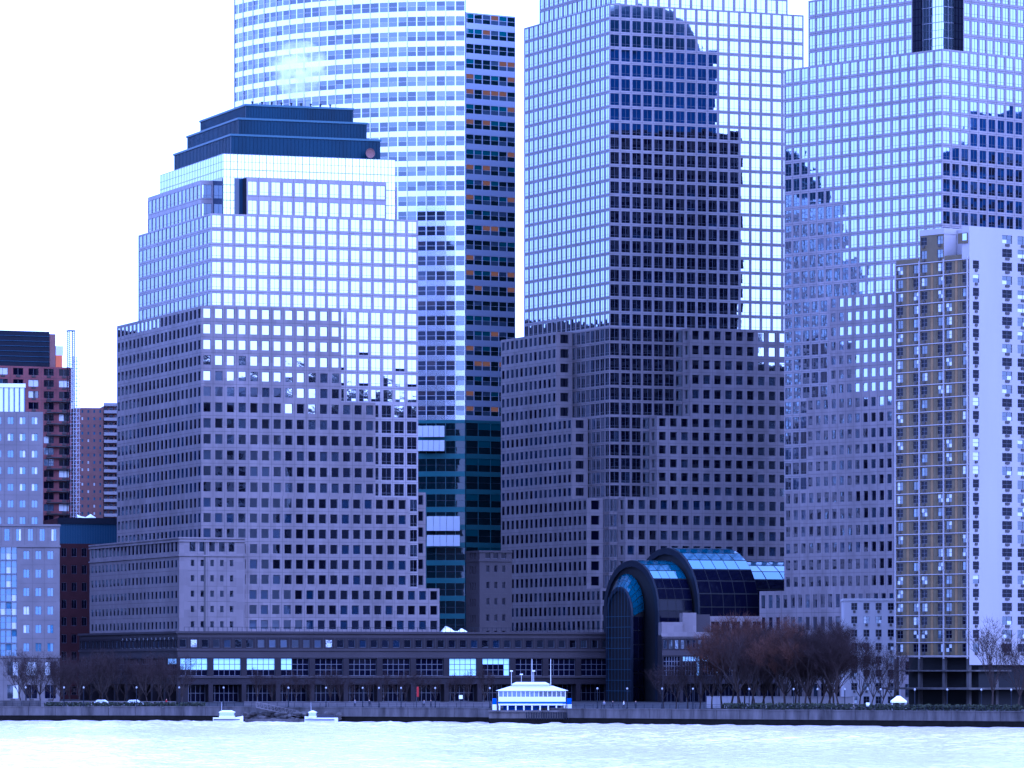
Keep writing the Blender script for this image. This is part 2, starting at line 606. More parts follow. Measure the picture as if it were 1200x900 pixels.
def waves():
    R = random.Random(3)
    comp = []
    for lam, amp, n in ((26, .04, 4), (11, .05, 6), (5.5, .05, 8), (3.2, .045, 9)):
        for _ in range(n):
            a = R.gauss(1.2, .75)
            L = lam * R.uniform(.7, 1.35)
            comp.append((math.cos(a) * 2 * math.pi / L, math.sin(a) * 2 * math.pi / L, R.uniform(0, 6.28), amp * R.uniform(.6, 1.2)))
    import numpy as np
    xs = np.arange(-190, 190.1, 1.5)
    ys = [470.0]
    while ys[-1] < 1086:
        ys.append(ys[-1] + .85)
    ys = np.array(ys)
    Xg, Yg = np.meshgrid(xs, ys)
    Zg = np.zeros_like(Xg)
    gust = .75 + .45 * np.sin(Xg * .021 + 1.3 * np.sin(Yg * .011)) * np.sin(Yg * .017 + .8 * np.sin(Xg * .013))
    for kx, ky, ph, am in comp:
        w = np.sin(Xg * kx + Yg * ky + ph)
        Zg += am * (w - .35 * np.abs(w) + .2)
    Zg *= gust * .85
    n, mcols = len(ys), len(xs)
    co = np.stack([Xg, Yg, Zg], -1).reshape(-1, 3)
    idx = np.arange(n * mcols).reshape(n, mcols)
    q = np.stack([idx[:-1, :-1], idx[:-1, 1:], idx[1:, 1:], idx[1:, :-1]], -1).reshape(-1, 4)
    me = bpy.data.meshes.new('river_water')
    me.vertices.add(len(co)); me.vertices.foreach_set('co', co.ravel())
    me.loops.add(q.size); me.loops.foreach_set('vertex_index', q.ravel().astype(np.int32))
    me.polygons.add(len(q)); me.polygons.foreach_set('loop_start', np.arange(0, q.size, 4, dtype=np.int32))
    me.update(); me.validate()
    me.polygons.foreach_set('use_smooth', [True] * len(q))
    me.materials.append(MATS['river_water'])
    o = bpy.data.objects.new('river_water', me)
    COL.objects.link(o)
    tag(o, kind='structure')


waves()
land = [(p.x, p.y + .6) for p in shore]
sheet('ground', [(-9000, 1090)] + land + [(9000, 870), (9000, 16000), (-9000, 16000)], GZ, 'paving')
sheet('far_bank_ground', [(-9000, -14000), (9000, -14000), (9000, -40), (-9000, -40)], 2.4, 'paving')


def shore_at(x, back=0.0):
    """point on the esplanade at photograph column x, so many metres behind the seawall"""
    for (xa, da), (xb, db) in zip(SHORE, SHORE[1:]):
        if xa <= x <= xb:
            d = da + (db - da) * (x - xa) / (xb - xa) + back
            return Vector((px(x, d), d, GZ))


sw = empty('seawall', shore[1] + Vector((0, 0, 0)), 'pale concrete seawall with dark wet foot along the river edge', 'seawall')
low = MB(); k = 0
cap_me = None
for a, b2 in zip(shore, shore[1:]):
    u = (b2 - a); L = u.length; u.normalize(); n = Vector((-u.y, u.x, 0))
    low.obox(a + Vector((0, 0, -1.5)), u * L, n * 1.5, Vector((0, 0, 2.95)), 'concrete_wet')
    N = max(1, int(L / 5.2)); w = L / N
    for i in range(N):
        p = a + u * (i * w + .04)
        sx = 600 + F * p.x / p.y
        if not (-60 < sx < 1260):
            continue
        q = MB()
        dz = rnd.uniform(-.05, .05)
        q.obox(p + n * (-0.12 + rnd.uniform(-.03, .03)) + Vector((0, 0, 1.2)), u * (w - .08), n * 1.4, Vector((0, 0, 1.75 + dz)), 'concrete')
        q.obox(p + n * -0.22 + Vector((0, 0, 2.96 + dz)), u * (w - .08), n * .9, Vector((0, 0, .22)), 'concrete')
        q.obj('wall_block', sw)
low.obj('wet_foot', sw)

# ------------------------------------------------------------------ 1. ziggurat-topped tower
T = Building('granite_tower', 'granite and glass tower with dark stepped metal roof and steps down its side', 'office tower', 247, 1240, 20)
W, L = T.sr(490, 0), T.sl(162, 0)
p = 3.5
zP, z4, z3, z2, z1 = (T.z(y, -p, -p) for y in (741, 688, 580, 468, 358))
fl = (z1 - zP) / 21
zc = T.z(250, 0, 0)
nzc = round((zc - z1) / fl)
ll = T.sl(137, -p)
# granite steps (front at l=-p, side at r=-p)
rend = [T.sr(x, -p) for x in (400, 440, 478, 515)]
for (za, zb, re, nx, nz) in ((zP, z4, rend[3], 21, 3), (z4, z3, rend[2], 18, 6), (z3, z2, rend[1], 15, 6), (z2, z1, rend[0], 12, 6)):
    T.box(-p, re, -p, ll, za, zb, R=S(PUNCH, nx=nx, nz=nz), L=S(PUNCH, nx=21, nz=nz, ww=.60, depth=.07))
# glazed shaft: parts of the front not covered by granite, then the whole upper shaft
for (za, zb, ra, nx, nz) in ((z4, z3, rend[2] - 1, 2, 6), (z3, z2, rend[1] - 1, 4, 6), (z2, z1, rend[0] - 1, 7, 6)):
    b = MB()
    T.facade(b, T.P(ra, 0), T.r, W - ra, za, zb, S(GRID, nx=nx, nz=nz))
    T.facade(b, T.P(W, 0), T.l, L, za, zb, S(GRID, nx=18, nz=nz, var=4, style='shop', mat='granite_mid'), False)  # unseen end face coloured darker to dim its reflection in the broad tower
    b.obj('wall', T.root)
T.box(0, W, 0, L, z1, zc, R=S(GRID, nx=18, nz=nzc), L=S(GRID, nx=18, nz=nzc), E=S(GRID, nx=18, nz=nzc, var=4, style='shop', mat='granite_mid'), plain='granite_pale')  # end face darkened by colour, for its reflection in the broad tower
# granite wing seen past the side of the shaft
rw = T.sr(499, 2.0)
T.box(W + .05, rw, 2.0, L - 4, z4, T.z(577, W, 2), R=S(PUNCH, nx=1, nz=6, ww=.5))
T.box(rend[3] - 1, T.sr(505, 1), .5, L - 6, zP, z4 - .01, plain='granite')
# glass drum with cut corners and its granite plates
q0, q1 = 4.6, 1.2
zt0 = T.z(180, q0, q0)
zt1 = T.z(207, q1 + 6, q1)
T.box(q0, W - q0, q0, L - q0, zc, zt0, R=S(BRIGHT, nx=24, nz=4), L=S(BRIGHT, nx=20, nz=4), plain='frame_pale')
ra, rb = T.sr(289, q1), T.sr(453, q1)
PL = S(GRID, nz=2, wh=.72, sill=.06)
T.box(ra, rb, q1, q0 - .03, zc + .02, zt1, R=S(PL, nx=12), L='glass_shop', plain='granite_pale')
la = T.sl(235, q1)
T.box(q1, q0 - .03, la, L - 5, zc + .02, zt1, L=S(PL, nx=14), R=S(PL, nx=1), plain='granite_pale')
T.box(W - q0 + .03, W - q1, la, L - 5, zc + .02, zt1, R=S(PL, nx=1), plain='granite_pale')
# dark strips painted where the drum's corners reflect the plates
T.bar(T.sr(275, q0), ra - .02, q0 - .14, q0 - .03, zc + .05, zt1, 'dark_reflection', 'reflection_strip')
T.bar(q0 - .14, q0 - .03, q0 + .3, la - .02, zc + .05, zt1, 'dark_reflection', 'reflection_strip')
# stepped metal roof
zz = zt0
rf = None
for (xc, yt, xl, xr) in ((270, 157, 207, 445), (277, 138, 222, 431), (284, 122, 236, 416)):
    ins = q0 + 3.0 + (0, 2.75, 5.5)[(xc - 270) // 7]
    zn = T.z(yt, ins, ins)
    b = MB()
    r1, l1 = W - ins, L - ins
    zb = zn - .45
    # panelled sides: standing seams proud of the sheet
    b.obox(T.P(ins, ins, zz), T.r * (r1 - ins), T.l * (l1 - ins), Vector((0, 0, zb - zz)), 'copper')
    b.obox(T.P(ins - .25, ins - .25, zb), T.r * (r1 - ins + .5), T.l * (l1 - ins + .5), Vector((0, 0, .5)), 'copper_edge')
    for i in range(1, 40):
        rr = ins + (r1 - ins) * i / 40
        b.obox(T.P(rr - .05, ins - .1, zz), T.r * .1, T.l * .1, Vector((0, 0, zb - zz)), 'copper')
        lr = ins + (l1 - ins) * i / 40
        b.obox(T.P(ins - .1, lr - .05, zz), T.r * .1, T.l * .1, Vector((0, 0, zb - zz)), 'copper')
    o = b.obj('roof_step', T.root)
    zz = zn
    if xc == 284:
        for i in range(9):
            v = MB()
            v.lathe(T.P(ins + 2 + i * 2.6, ins + .8, zn + .04), [(.18, 0), (.18, .5), (.34, .55), (.3, .8), (0, .9)], 'metal_dark', 8)
            v.obj('roof_vent', o)
# satellite dish and lamp boxes on the lowest roof step
dsh = MB()
c0 = T.P(T.sr(433, q0 + 1.5), q0 + 1.4, zt0)
dsh.tube(c0, c0 + Vector((0, 0, 1.0)), .12, .1, 'metal_dark', 6)
nrm = -T.l
for i in range(14):
    t0, t1 = 2 * math.pi * i / 14, 2 * math.pi * (i + 1) / 14
    cc = c0 + Vector((0, 0, 1.6)) + nrm * .2
    f = lambda t, rr, dd: c0 + Vector((0, 0, 1.6)) + nrm * (.35 + dd) + T.r * (rr * math.cos(t)) + Vector((0, 0, rr * math.sin(t)))
    dsh.tri(cc, f(t0, .9, .0), f(t1, .9, .0), 'brick_brown')
    dsh.quad(f(t0, .9, 0), f(t0, 1.25, .25), f(t1, 1.25, .25), f(t1, .9, 0), 'brick_brown')
dsh.obj('satellite_dish', T.root)
# corner pavilion
v3l = -6.0
r3 = T.sr(210, v3l)
r3e, l3e = T.sr(287, v3l), T.sl(105, r3)
zv = T.z(630, r3, v3l)
zb1 = zP + (zv - zP) * 5 / 6.15
T.box(r3, r3e, v3l, l3e, zP, zb1, R=S(PUNCH, nx=5, nz=5, ww=.36, wh=.42, sill=.3, ends=2.2), L=S(PUNCH, nx=23, nz=5, ww=.52, wh=.5, ends=1, depth=.07), roof=None)
T.box(r3, r3e, v3l, l3e, zb1, zv, R=S(PUNCH, nx=5, nz=1, ww=.6, wh=.62, ends=2.2), L=S(PUNCH, nx=23, nz=1, ww=.6, wh=.62, ends=1, depth=.07))
for zz in (zb1, zv - .8, zv - .05):
    b = MB()
    b.obox(T.P(r3 - .3, v3l - .3, zz - .2), T.r * (r3e - r3 + .3), T.l * .28, Vector((0, 0, .4)), 'granite')
    b.obox(T.P(r3 - .3, v3l, zz - .2), T.r * .28, T.l * (l3e - v3l), Vector((0, 0, .4)), 'granite')
    b.obj('cornice', T.root)
b = MB()
b.obox(T.P(T.sr(240, v3l) - .2, v3l - .12, zP), T.r * .4, T.l * .1, Vector((0, 0, zv - zP)), 'joint')
b.obj('movement_joint', T.root)
T.finish()

# ------------------------------------------------------------------ podium along the esplanade
PD = Building('podium_building', 'long low dark granite podium building with square bays and lit panes facing the river', 'building', 208, 1226, 20)
rS, rE, lE = PD.sr(286, 0), PD.sr(716, 0), PD.sl(93, 0)
zt = PD.z(741, 0, 0)
H = zt - GZ
bands = [0, .27, .36, .64, .75, .93, 1.0]
Zs = [GZ + H * t for t in bands]
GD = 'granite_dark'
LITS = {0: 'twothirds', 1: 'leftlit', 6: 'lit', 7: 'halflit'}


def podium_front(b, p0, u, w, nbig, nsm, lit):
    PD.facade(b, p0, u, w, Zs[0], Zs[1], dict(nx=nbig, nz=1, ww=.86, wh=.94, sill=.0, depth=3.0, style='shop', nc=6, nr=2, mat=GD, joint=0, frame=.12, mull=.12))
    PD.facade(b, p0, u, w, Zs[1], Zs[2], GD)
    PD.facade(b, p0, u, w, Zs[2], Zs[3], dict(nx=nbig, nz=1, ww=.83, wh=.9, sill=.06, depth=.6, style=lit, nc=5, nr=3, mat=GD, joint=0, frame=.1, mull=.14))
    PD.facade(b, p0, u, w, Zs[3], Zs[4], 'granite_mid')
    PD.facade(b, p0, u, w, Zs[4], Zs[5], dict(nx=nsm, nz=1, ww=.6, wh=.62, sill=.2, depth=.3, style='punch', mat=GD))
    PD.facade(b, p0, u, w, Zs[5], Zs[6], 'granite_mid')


b = MB()
podium_front(b, PD.P(0, 0), PD.r, rS, 2, 6, lambda i, k: 'twothirds')
podium_front(b, PD.P(rS, 0), PD.r, rE - rS, 11, 33, lambda i, k: LITS.get(i, 'shop'))
podium_front(b, PD.P(0, lE), -PD.l, lE, 8, 24, lambda i, k: 'halflit' if i == 7 else 'shop')
b.quad(PD.P(0, 0, zt), PD.P(rE, 0, zt), PD.P(rE, 60, zt), PD.P(0, lE, zt), 'roofing')
b.obj('wall', PD.root)
for (za, pr) in ((Zs[6], .5), (Zs[4], .3), (Zs[2], .35)):
    b = MB()
    b.obox(PD.P(-pr, -pr, za - .25), PD.r * (rE + pr), PD.l * (pr - .02), Vector((0, 0, .55)), 'granite_mid')
    b.obox(PD.P(-pr, 0, za - .25), PD.r * (pr - .02), PD.l * lE, Vector((0, 0, .55)), 'granite_mid')
    b.obj('cornice', PD.root)
b = MB()
for i in range(90):
    rr = 2 + (rE - 4) * i / 89
    b.obox(PD.P(rr, 1.0, zt + .3), PD.r * .08, PD.l * .08, Vector((0, 0, 1.0)), 'metal_dark')
b.obox(PD.P(2, 1.0, zt + 1.3), PD.r * (rE - 4), PD.l * .08, Vector((0, 0, .08)), 'metal_dark')
b.obj('terrace_railing', PD.root)
PD.finish()

# ------------------------------------------------------------------ 2. tall tower with the notched corner
T3 = Building('granite_tower', 'tallest granite and glass tower with stepped notch exposing its glazed corner behind the glass vault', 'office tower', 714, 1310, 24)
W, L = T3.sr(942, 0), T3.sl(614, 0)
p = 4.8
zq = [T3.z(y, 0, 0) for y in (742, 690, 583, 487, 383)]
fl3 = (T3.z(383) - T3.z(742)) / 21
zr = T3.z(4, 0, 0)
nz3 = round((zr - zq[4]) / fl3)
ll = T3.sl(587, -p)
steps = [(zq[0], zq[1], 705, None, 21, 3), (zq[1], zq[2], 688, 733, 18, 6), (zq[2], zq[3], 670, 770, 15, 6), (zq[3], zq[4], 652, 809, 12, 6)]
rright = T3.sr(962, -p)
T3.box(-p + .2, rright, -p + .2, ll, GZ, zq[0] - .05, plain='granite_dark')
for (za, zb, xl, xr, nx, nz) in steps:
    lc = T3.sl(xl, -p)
    if xr is None:
        T3.box(-p, rright, -p, ll, za, zb, plain='granite_grey', R=S(PUNCH, mat='granite_grey', nx=21, nz=nz), L=S(PUNCH, mat='granite_grey', nx=21, nz=nz, ww=.60, depth=.07))
        continue
    T3.box(-p, -.03, lc, ll, za, zb, plain='granite_grey', L=S(PUNCH, mat='granite_grey', nx=nx, nz=nz, ww=.60, depth=.07), R=S(PUNCH, mat='granite_grey', nx=1, nz=nz, ww=.5, style='shop'))
    rc = T3.sr(xr, -p)
    T3.box(rc, rright, -p, -.03, za, zb, plain='granite_grey', R=S(PUNCH, mat='granite_grey', nx=nx, nz=nz), L=S(PUNCH, mat='granite_grey', nx=1, nz=nz, ww=.5, style='shop'))
    b = MB()
    T3.facade(b, T3.P(0, 0), T3.r, rc + 1, za, zb, S(GRID3, nx=max(3, round((rc + 1) / 3.05)), nz=nz, ww=.83, wh=.83, sill=.08, mat='granite_grey'))
    T3.facade(b, T3.P(0, lc + 1), -T3.l, lc + 1, za, zb, S(GRID3, nx=max(3, round((lc + 1) / 3.05)), nz=nz, ww=.83, wh=.83, sill=.08, mat='granite_grey'))
    b.obj('wall', T3.root)
T3.box(0, W, 0, L, zq[4], zr, R=S(GRID3, nx=18, nz=nz3), L=S(GRID3, nx=18, nz=nz3), plain='granite_pale')
T3.box(3.2, W - 3.2, 3.2, L - 3.2, zr, zr + 22, R=S(GRID3, nx=16, nz=5), L=S(GRID3, nx=16, nz=5), plain='granite_pale')
b = MB()
a4 = [T3.P(3.2, 3.2, zr + 22), T3.P(W - 3.2, 3.2, zr + 22), T3.P(W - 3.2, L - 3.2, zr + 22), T3.P(3.2, L - 3.2, zr + 22)]
ap = T3.P(W / 2, L / 2, zr + 50)
for i in range(4):
    b.tri(a4[i], a4[(i + 1) % 4], ap, 'copper')
b.obj('roof', T3.root)
T3.finish()

# small octagonal corner pavilion in front of it
K = Building('corner_pavilion', 'small dark granite corner pavilion standing between the two granite towers', 'building', 562, 1262, 24)
zt = K.z(645)
ke, kl = K.sr(600, 0), K.sl(546, 0)
zs = K.z(657)
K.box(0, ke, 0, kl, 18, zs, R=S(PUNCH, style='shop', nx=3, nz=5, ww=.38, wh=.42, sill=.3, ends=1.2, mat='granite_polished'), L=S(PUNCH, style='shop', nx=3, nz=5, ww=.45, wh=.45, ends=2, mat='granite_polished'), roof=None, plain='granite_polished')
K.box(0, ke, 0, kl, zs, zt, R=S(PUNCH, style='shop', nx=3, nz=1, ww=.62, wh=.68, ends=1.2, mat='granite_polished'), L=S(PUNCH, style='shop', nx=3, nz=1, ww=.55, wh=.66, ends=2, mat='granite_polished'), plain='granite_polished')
b = MB()
# chamfered flank
c2 = K.P(ke, 0); c3 = K.P(ke + 1.5, 6)
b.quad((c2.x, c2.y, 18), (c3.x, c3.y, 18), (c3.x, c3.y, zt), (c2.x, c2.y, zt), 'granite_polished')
b.poly([K.P(ke, 0, zt), K.P(ke + 1.5, 6, zt), K.P(ke, 12, zt)], 'roofing')
b.obj('wall', K.root)
for zz in (zs, zt - .3):
    b = MB()
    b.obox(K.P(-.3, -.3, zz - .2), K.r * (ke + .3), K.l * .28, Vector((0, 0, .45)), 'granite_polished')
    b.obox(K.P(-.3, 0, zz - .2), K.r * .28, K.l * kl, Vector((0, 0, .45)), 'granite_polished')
    b.obj('cornice', K.root)
K.finish()

# ------------------------------------------------------------------ 3. broad tower turned to the river
T2 = Building('granite_tower', 'broad granite and glass tower with cut upper corner standing behind the apartment tower', 'office tower', 1104, 1205, 40.4)
W, L = 57.0, T2.sl(919, 0)
p = 4.8
zc = T2.z(57)
zg = [T2.z(y, -p, 10) for y in (735, 690, 570, 460, 341)]
fl2 = (zg[4] - zg[1]) / 19
nz2 = round((zc - zg[4]) / fl2)
for (za, zb, xl, nx, nz) in ((GZ, zg[1], 890, 24, 5), (zg[1], zg[2], 919, 20, 6), (zg[2], zg[3], 945, 17, 6), (zg[3], zg[4], 972, 14, 7)):
    le = T2.sl(xl, -p)
    T2.box(-p, W - 6, -p, le, za, zb, L=S(PUNCH, nx=nx, nz=nz, ww=.56, wh=.6, depth=.14, mat='granite_light'), R=S(PUNCH, nx=16, nz=nz, mat='granite_light'), plain='granite_light')
    if le < L:
        b = MB()
        T2.facade(b, T2.P(0, L), -T2.l, L - le + 1, za, zb, S(GRID, nx=max(2, round((L - le + 1) / 3.0)), nz=nz))
        b.obj('wall', T2.root)
    b = MB()
    T2.facade(b, T2.P(W, L), -T2.r, W, za, zb, S(GRID, nx=18, nz=nz, var=4, style='shop', mat='granite_mid'), False)  # unseen back coloured darker to dim its reflection in the notched tower
    T2.facade(b, T2.P(W, 0), T2.l, L, za, zb, 'granite_pale')
    b.obj('wall', T2.root)
T2.box(0, W, 0, L, zg[4], zc, R=S(GRID, nx=18, nz=nz2), L=S(GRID, nx=19, nz=nz2), B=S(GRID, nx=18, nz=nz2, var=4, style='shop', mat='granite_mid'), E=S(GRID, nx=18, nz=nz2, var=4, style='shop', mat='granite_mid'), plain='granite_pale')  # back and end faces darkened by colour for their reflections
q0, q1 = 6.0, 2.6
zt1 = zc + 17
zt0 = zc + 23
T2.box(q0, W - q0, q0, L - q0, zc, zt0, R=S(BRIGHT, nx=20, nz=6), L=S(BRIGHT, nx=20, nz=6), B='city_blue', E='city_blue', plain='frame_pale')  # hidden faces in flat blue, colouring their reflection in the notched tower
ra = T2.sr(1129, q1)
T2.box(ra, W - 9, q1, q0 - .03, zc + .02, zt1, R=S(GRID, nx=14, nz=4), L='glass_shop', plain='granite_pale')
la = T2.sl(1069, q1)
T2.box(q1, q0 - .03, la, L - 6, zc + .02, zt1, L=S(GRID, nx=14, nz=4), R='glass_shop', plain='granite_pale')
b = MB()
cen = T2.P(W / 2, L / 2, zt0)
R0 = (W - 2 * q0) / 2
b.lathe(cen, [(R0 * math.cos(t * math.pi / 24), R0 * .75 * math.sin(t * math.pi / 24)) for t in range(0, 13)], 'copper', 40)
b.obj('dome', T2.root)
T2.finish()

# ------------------------------------------------------------------ 4. curved glass tower behind
G = Building('glass_tower', 'curved pale glass tower with white floor bands rising behind the stepped roof', 'office tower', 545, 1420, 35)
lat = -px(274, 1420 + 38) + G.X0
RR = lat / math.sin(math.radians(62))
NB = 30
zlo, zhi = G.z(492), G.z(-70)
nfl = round((zhi - zlo) / (17.4 * 1420 / F))
pts = []
for i in range(NB + 1):
    th = math.radians(62) * i / NB
    pts.append(Vector((G.X0 - RR * math.sin(th), G.D + RR * (1 - math.cos(th)), 0)))
b = MB()
low = MB()
zl0 = G.z(742)
for i in range(NB):
    a, c = pts[i + 1], pts[i]
    u = (c - a); w = u.length; u.normalize()
    first = i % 2
    G.facade(b, a, u, w, zlo, zhi, dict(nx=1, nz=nfl, ww=.9, wh=.64, sill=.30, depth=.1, style='gold', nc=1, nr=2, mat='white_band', joint=0, frame=.06, mull=.09, var=10))
    if i < 10:
        G.facade(low, a, u, w, zl0, zlo, dict(nx=1, nz=12, ww=.96, wh=.72, sill=.1, depth=.1, style='teal', nc=1, nr=2, mat='teal_band', joint=0, frame=.05, mull=.07))
    else:
        G.facade(low, a, u, w, zl0, zlo, 'teal_band')
    # slim fin on every second bay line
    if first:
        n = u.cross(Vector((0, 0, 1)))
        b.obox(a + n * .22 + Vector((0, 0, zlo)), u * .16, n * -.2, Vector((0, 0, zhi - zlo)), 'frame_pale')
b.obj('wall', G.root)
low.obj('wall', G.root)
b = MB()
re = G.sr(603, 0)
ztr = G.z(14)
nfr = round((ztr - zlo) / (17.4 * 1420 / F))
G.facade(b, G.P(0.3, 0), G.r, re, zlo, ztr, dict(nx=6, nz=nfr, ww=.93, wh=.62, sill=.3, depth=.1, style='goldlit', nc=1, nr=2, mat='spandrel_blue', joint=0, frame=.05, mull=.06, var=14))
G.facade(b, G.P(0.3, 0), G.r, re, zl0, zlo, dict(nx=4, nz=12, ww=.96, wh=.74, sill=.1, depth=.1, style='teal', nc=1, nr=2, mat='teal_band', joint=0, frame=.05, mull=.07))
G.facade(b, G.P(re + .3, 0), G.l, 30, zl0, ztr, 'metal_blue')
G.facade(b, G.P(0.3, 25), -G.l, 25, ztr, zhi, 'white_band')
b.quad(G.P(.3, 0, ztr), G.P(re + .3, 0, ztr), G.P(re + .3, 30, ztr), G.P(.3, 30, ztr), 'roofing')
b.quad(G.P(re + .3, 30, zl0), G.P(.3, 60, zl0), G.P(.3, 60, zhi), G.P(re + .3, 30, ztr), 'metal_blue')
b.obj('wall', G.root)
b = MB()
b.poly([(q.x, q.y, zhi) for q in pts] + [(pts[-1].x + 30, pts[-1].y + 60, zhi), (G.X0 + 10, G.D + 90, zhi)], 'roofing')
b.obj('roof', G.root)
for (xa, xb, ya, yb) in ((489, 521, 499, 512), (489, 521, 516, 528.5), (500, 539, 605, 622), (500, 539, 627, 640)):
    b = MB()
    d = 1419.0
    xq, xw = px(xa, d), px(xb, d)
    n = 5
    for i in range(n):
        w = (xw - xq) / n
        b.box(xq + i * w + .05, xq + (i + 1) * w - .05, d - .5, d - .1 + 1.2, pz(yb, d), pz(ya, d), 'louvre')
    b.obj('louvre_panel', G.root)
G.finish()

# ------------------------------------------------------------------ 5. barrel-vaulted glass hall
V = Building('vaulted_glass_hall', 'dark glass winter garden hall with stepped barrel vaults between the granite towers', 'glass hall', 773, 1245, 24)
LW = V.sl(709, 0)
zS, zT = V.z(716), V.z(655)
NS = 14


def arch(r, l0, l1, zs, zt, n=NS):
    out = []
    for i in range(n + 1):
        t = math.pi * i / n
        out.append(V.P(r, (l0 + l1) / 2 - (l1 - l0) / 2 * math.cos(t), zs + (zt - zs) * math.sin(t)))
    return out


def flat_z(p, z):
    return Vector((p.x, p.y, z))


def vault(r0, r1, A0, A1, nl, z0=GZ + .1, rim=1.6, clear=2):
    """lofted glass barrel between arch outlines A0 (at r0) and A1 (at r1): dark frame shell, separate panes, arched end rim"""
    a, c = arch(r0, *A0), arch(r1, *A1)
    sh = MB()
    for i in range(NS):
        sh.quad(a[i], c[i], c[i + 1], a[i + 1], 'black')
    for (p, q) in ((a[0], c[0]),):
        sh.quad(flat_z(p, z0), flat_z(q, z0), q, p, 'black')
    sh.quad(flat_z(c[-1], z0), flat_z(a[-1], z0), a[-1], c[-1], 'black')
    sh.poly([flat_z(a[-1], z0)] + list(reversed(a)) + [flat_z(a[0], z0)], 'black')
    sh.poly([flat_z(c[0], z0)] + c + [flat_z(c[-1], z0)], 'black')
    shell = sh.obj('frame', V.root)
    for i in range(NS // 2 + 2):
        for j in range(nl):
            t0, t1 = (j + .03) / nl, (j + .97) / nl
            n = ((c[i] - a[i]).cross(a[i + 1] - a[i])).normalized() * .06
            q = [a[i].lerp(c[i], t0), a[i].lerp(c[i], t1), a[i + 1].lerp(c[i + 1], t1), a[i + 1].lerp(c[i + 1], t0)]
            lo, hi = .05, .95
            P = [q[0].lerp(q[3], lo) + n, q[1].lerp(q[2], lo) + n, q[1].lerp(q[2], hi) + n, q[0].lerp(q[3], hi) + n]
            m = MB()
            m.quad(*P, 'glass_vault' if i > clear else 'glass_shop')
            m.obj('pane', V.root)
    # side wall panes
    nz = max(2, int((a[0].z - z0) / 3.2))
    for j in range(nl):
        for k in range(nz):
            t0, t1 = (j + .03) / nl, (j + .97) / nl
            za, zb = z0 + (a[0].z - z0) * (k + .03) / nz, z0 + (a[0].z - z0) * (k + .97) / nz
            n = -V.l * .06
            pa, pb = a[0].lerp(c[0], t0), a[0].lerp(c[0], t1)
            m = MB()
            m.quad(flat_z(pa, za) + n, flat_z(pb, za) + n, flat_z(pb, zb) + n, flat_z(pa, zb) + n, 'glass_shop')
            m.obj('pane', V.root)
    # rim and mullions of the end arch
    m = MB()
    for sgn in (0,):
        o = -V.r * .5
        inn = arch(r0, A0[0] + rim, A0[1] - rim, A0[2], A0[3] - rim)
        for i in range(NS):
            m.quad(a[i] + o, a[i + 1] + o, inn[i + 1] + o, inn[i] + o, 'metal_dark')
            m.quad(a[i] + o, a[i], a[i + 1], a[i + 1] + o, 'metal_dark')
            m.quad(inn[i] + o, inn[i + 1] + o, inn[i + 1], inn[i], 'metal_dark')
        for (p, q) in ((a[0], inn[0]), (inn[-1], a[-1])):
            m.quad(flat_z(q, z0) + o, flat_z(p, z0) + o, p + o, q + o, 'metal_dark')
            m.quad(flat_z(p, z0) + o, flat_z(p, z0), p, p + o, 'metal_dark')
    m.obj('arch_rim', V.root)
    return shell


A1 = (0, LW, zS, zT)
r2 = V.sr(821, -3.4)
r3 = V.sr(890, -3.4)
zT2 = V.z(640, r2, -3.4)
A2 = (-3.0, LW + 3.0, zS + 1.0, zT2)
r4 = V.sr(925, 0)
l0b = V.sl(757, 0)
e0 = -5.5
A0a = (V.sl(742, e0), V.sl(712, e0), V.z(722, e0), V.z(687, e0))
A0b = (l0b, V.sl(716, 0), V.z(715), V.z(671))
vault(e0, -.55, A0a, A0b, 2, rim=1.0, clear=-1)
vault(0, r2 - .55, A1, A1, 4)
vault(r2, r3, A2, A2, 5)
vault(r3 + .55, r4 + 10, A1, A1, 4)
# mullion grid on the lowest glass front
g = MB()
le0, le1 = A0a[0], A0a[1]
for i in range(1, 8):
    ls = le0 + (le1 - le0) * i / 8
    t = math.acos(max(-1, min(1, 1 - 2 * i / 8)))
    g.obox(V.P(e0 - .62, ls - .06, GZ), V.r * .06, V.l * .12, Vector((0, 0, A0a[2] + (A0a[3] - A0a[2]) * math.sin(t) - GZ)), 'metal_blue')
for k in range(1, 9):
    z = GZ + (A0a[2] - GZ) * k / 8
    g.obox(V.P(e0 - .60, le0 + .2, z - .06), V.r * .06, V.l * (le1 - le0 - .4), Vector((0, 0, .12)), 'metal_blue')
g.obj('mullion', V.root)

# ------------------------------------------------------------------ terrace building right of the hall
Q = Building('terrace_building', 'low granite terrace building beside the glass hall with colonnade penthouse on its roof', 'building', 776, 1222, 3)
e, zt = Q.sr(912, 0), Q.z(744)
b = MB()
zz = [GZ, Q.z(800), Q.z(793), Q.z(768), Q.z(762), Q.z(748), zt]
w = e
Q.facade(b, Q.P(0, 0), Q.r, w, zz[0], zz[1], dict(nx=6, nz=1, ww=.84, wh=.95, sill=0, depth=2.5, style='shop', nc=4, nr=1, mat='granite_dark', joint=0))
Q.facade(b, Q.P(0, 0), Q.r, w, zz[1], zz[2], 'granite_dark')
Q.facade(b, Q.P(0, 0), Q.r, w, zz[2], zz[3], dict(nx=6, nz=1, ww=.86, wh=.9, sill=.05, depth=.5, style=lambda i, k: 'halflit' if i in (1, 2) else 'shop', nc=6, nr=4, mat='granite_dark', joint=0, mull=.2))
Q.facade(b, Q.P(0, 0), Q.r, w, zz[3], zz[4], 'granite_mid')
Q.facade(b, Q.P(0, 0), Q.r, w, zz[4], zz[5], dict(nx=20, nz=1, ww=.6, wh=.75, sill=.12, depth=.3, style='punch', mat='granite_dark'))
Q.facade(b, Q.P(0, 0), Q.r, w, zz[5], zz[6], 'granite_grey')
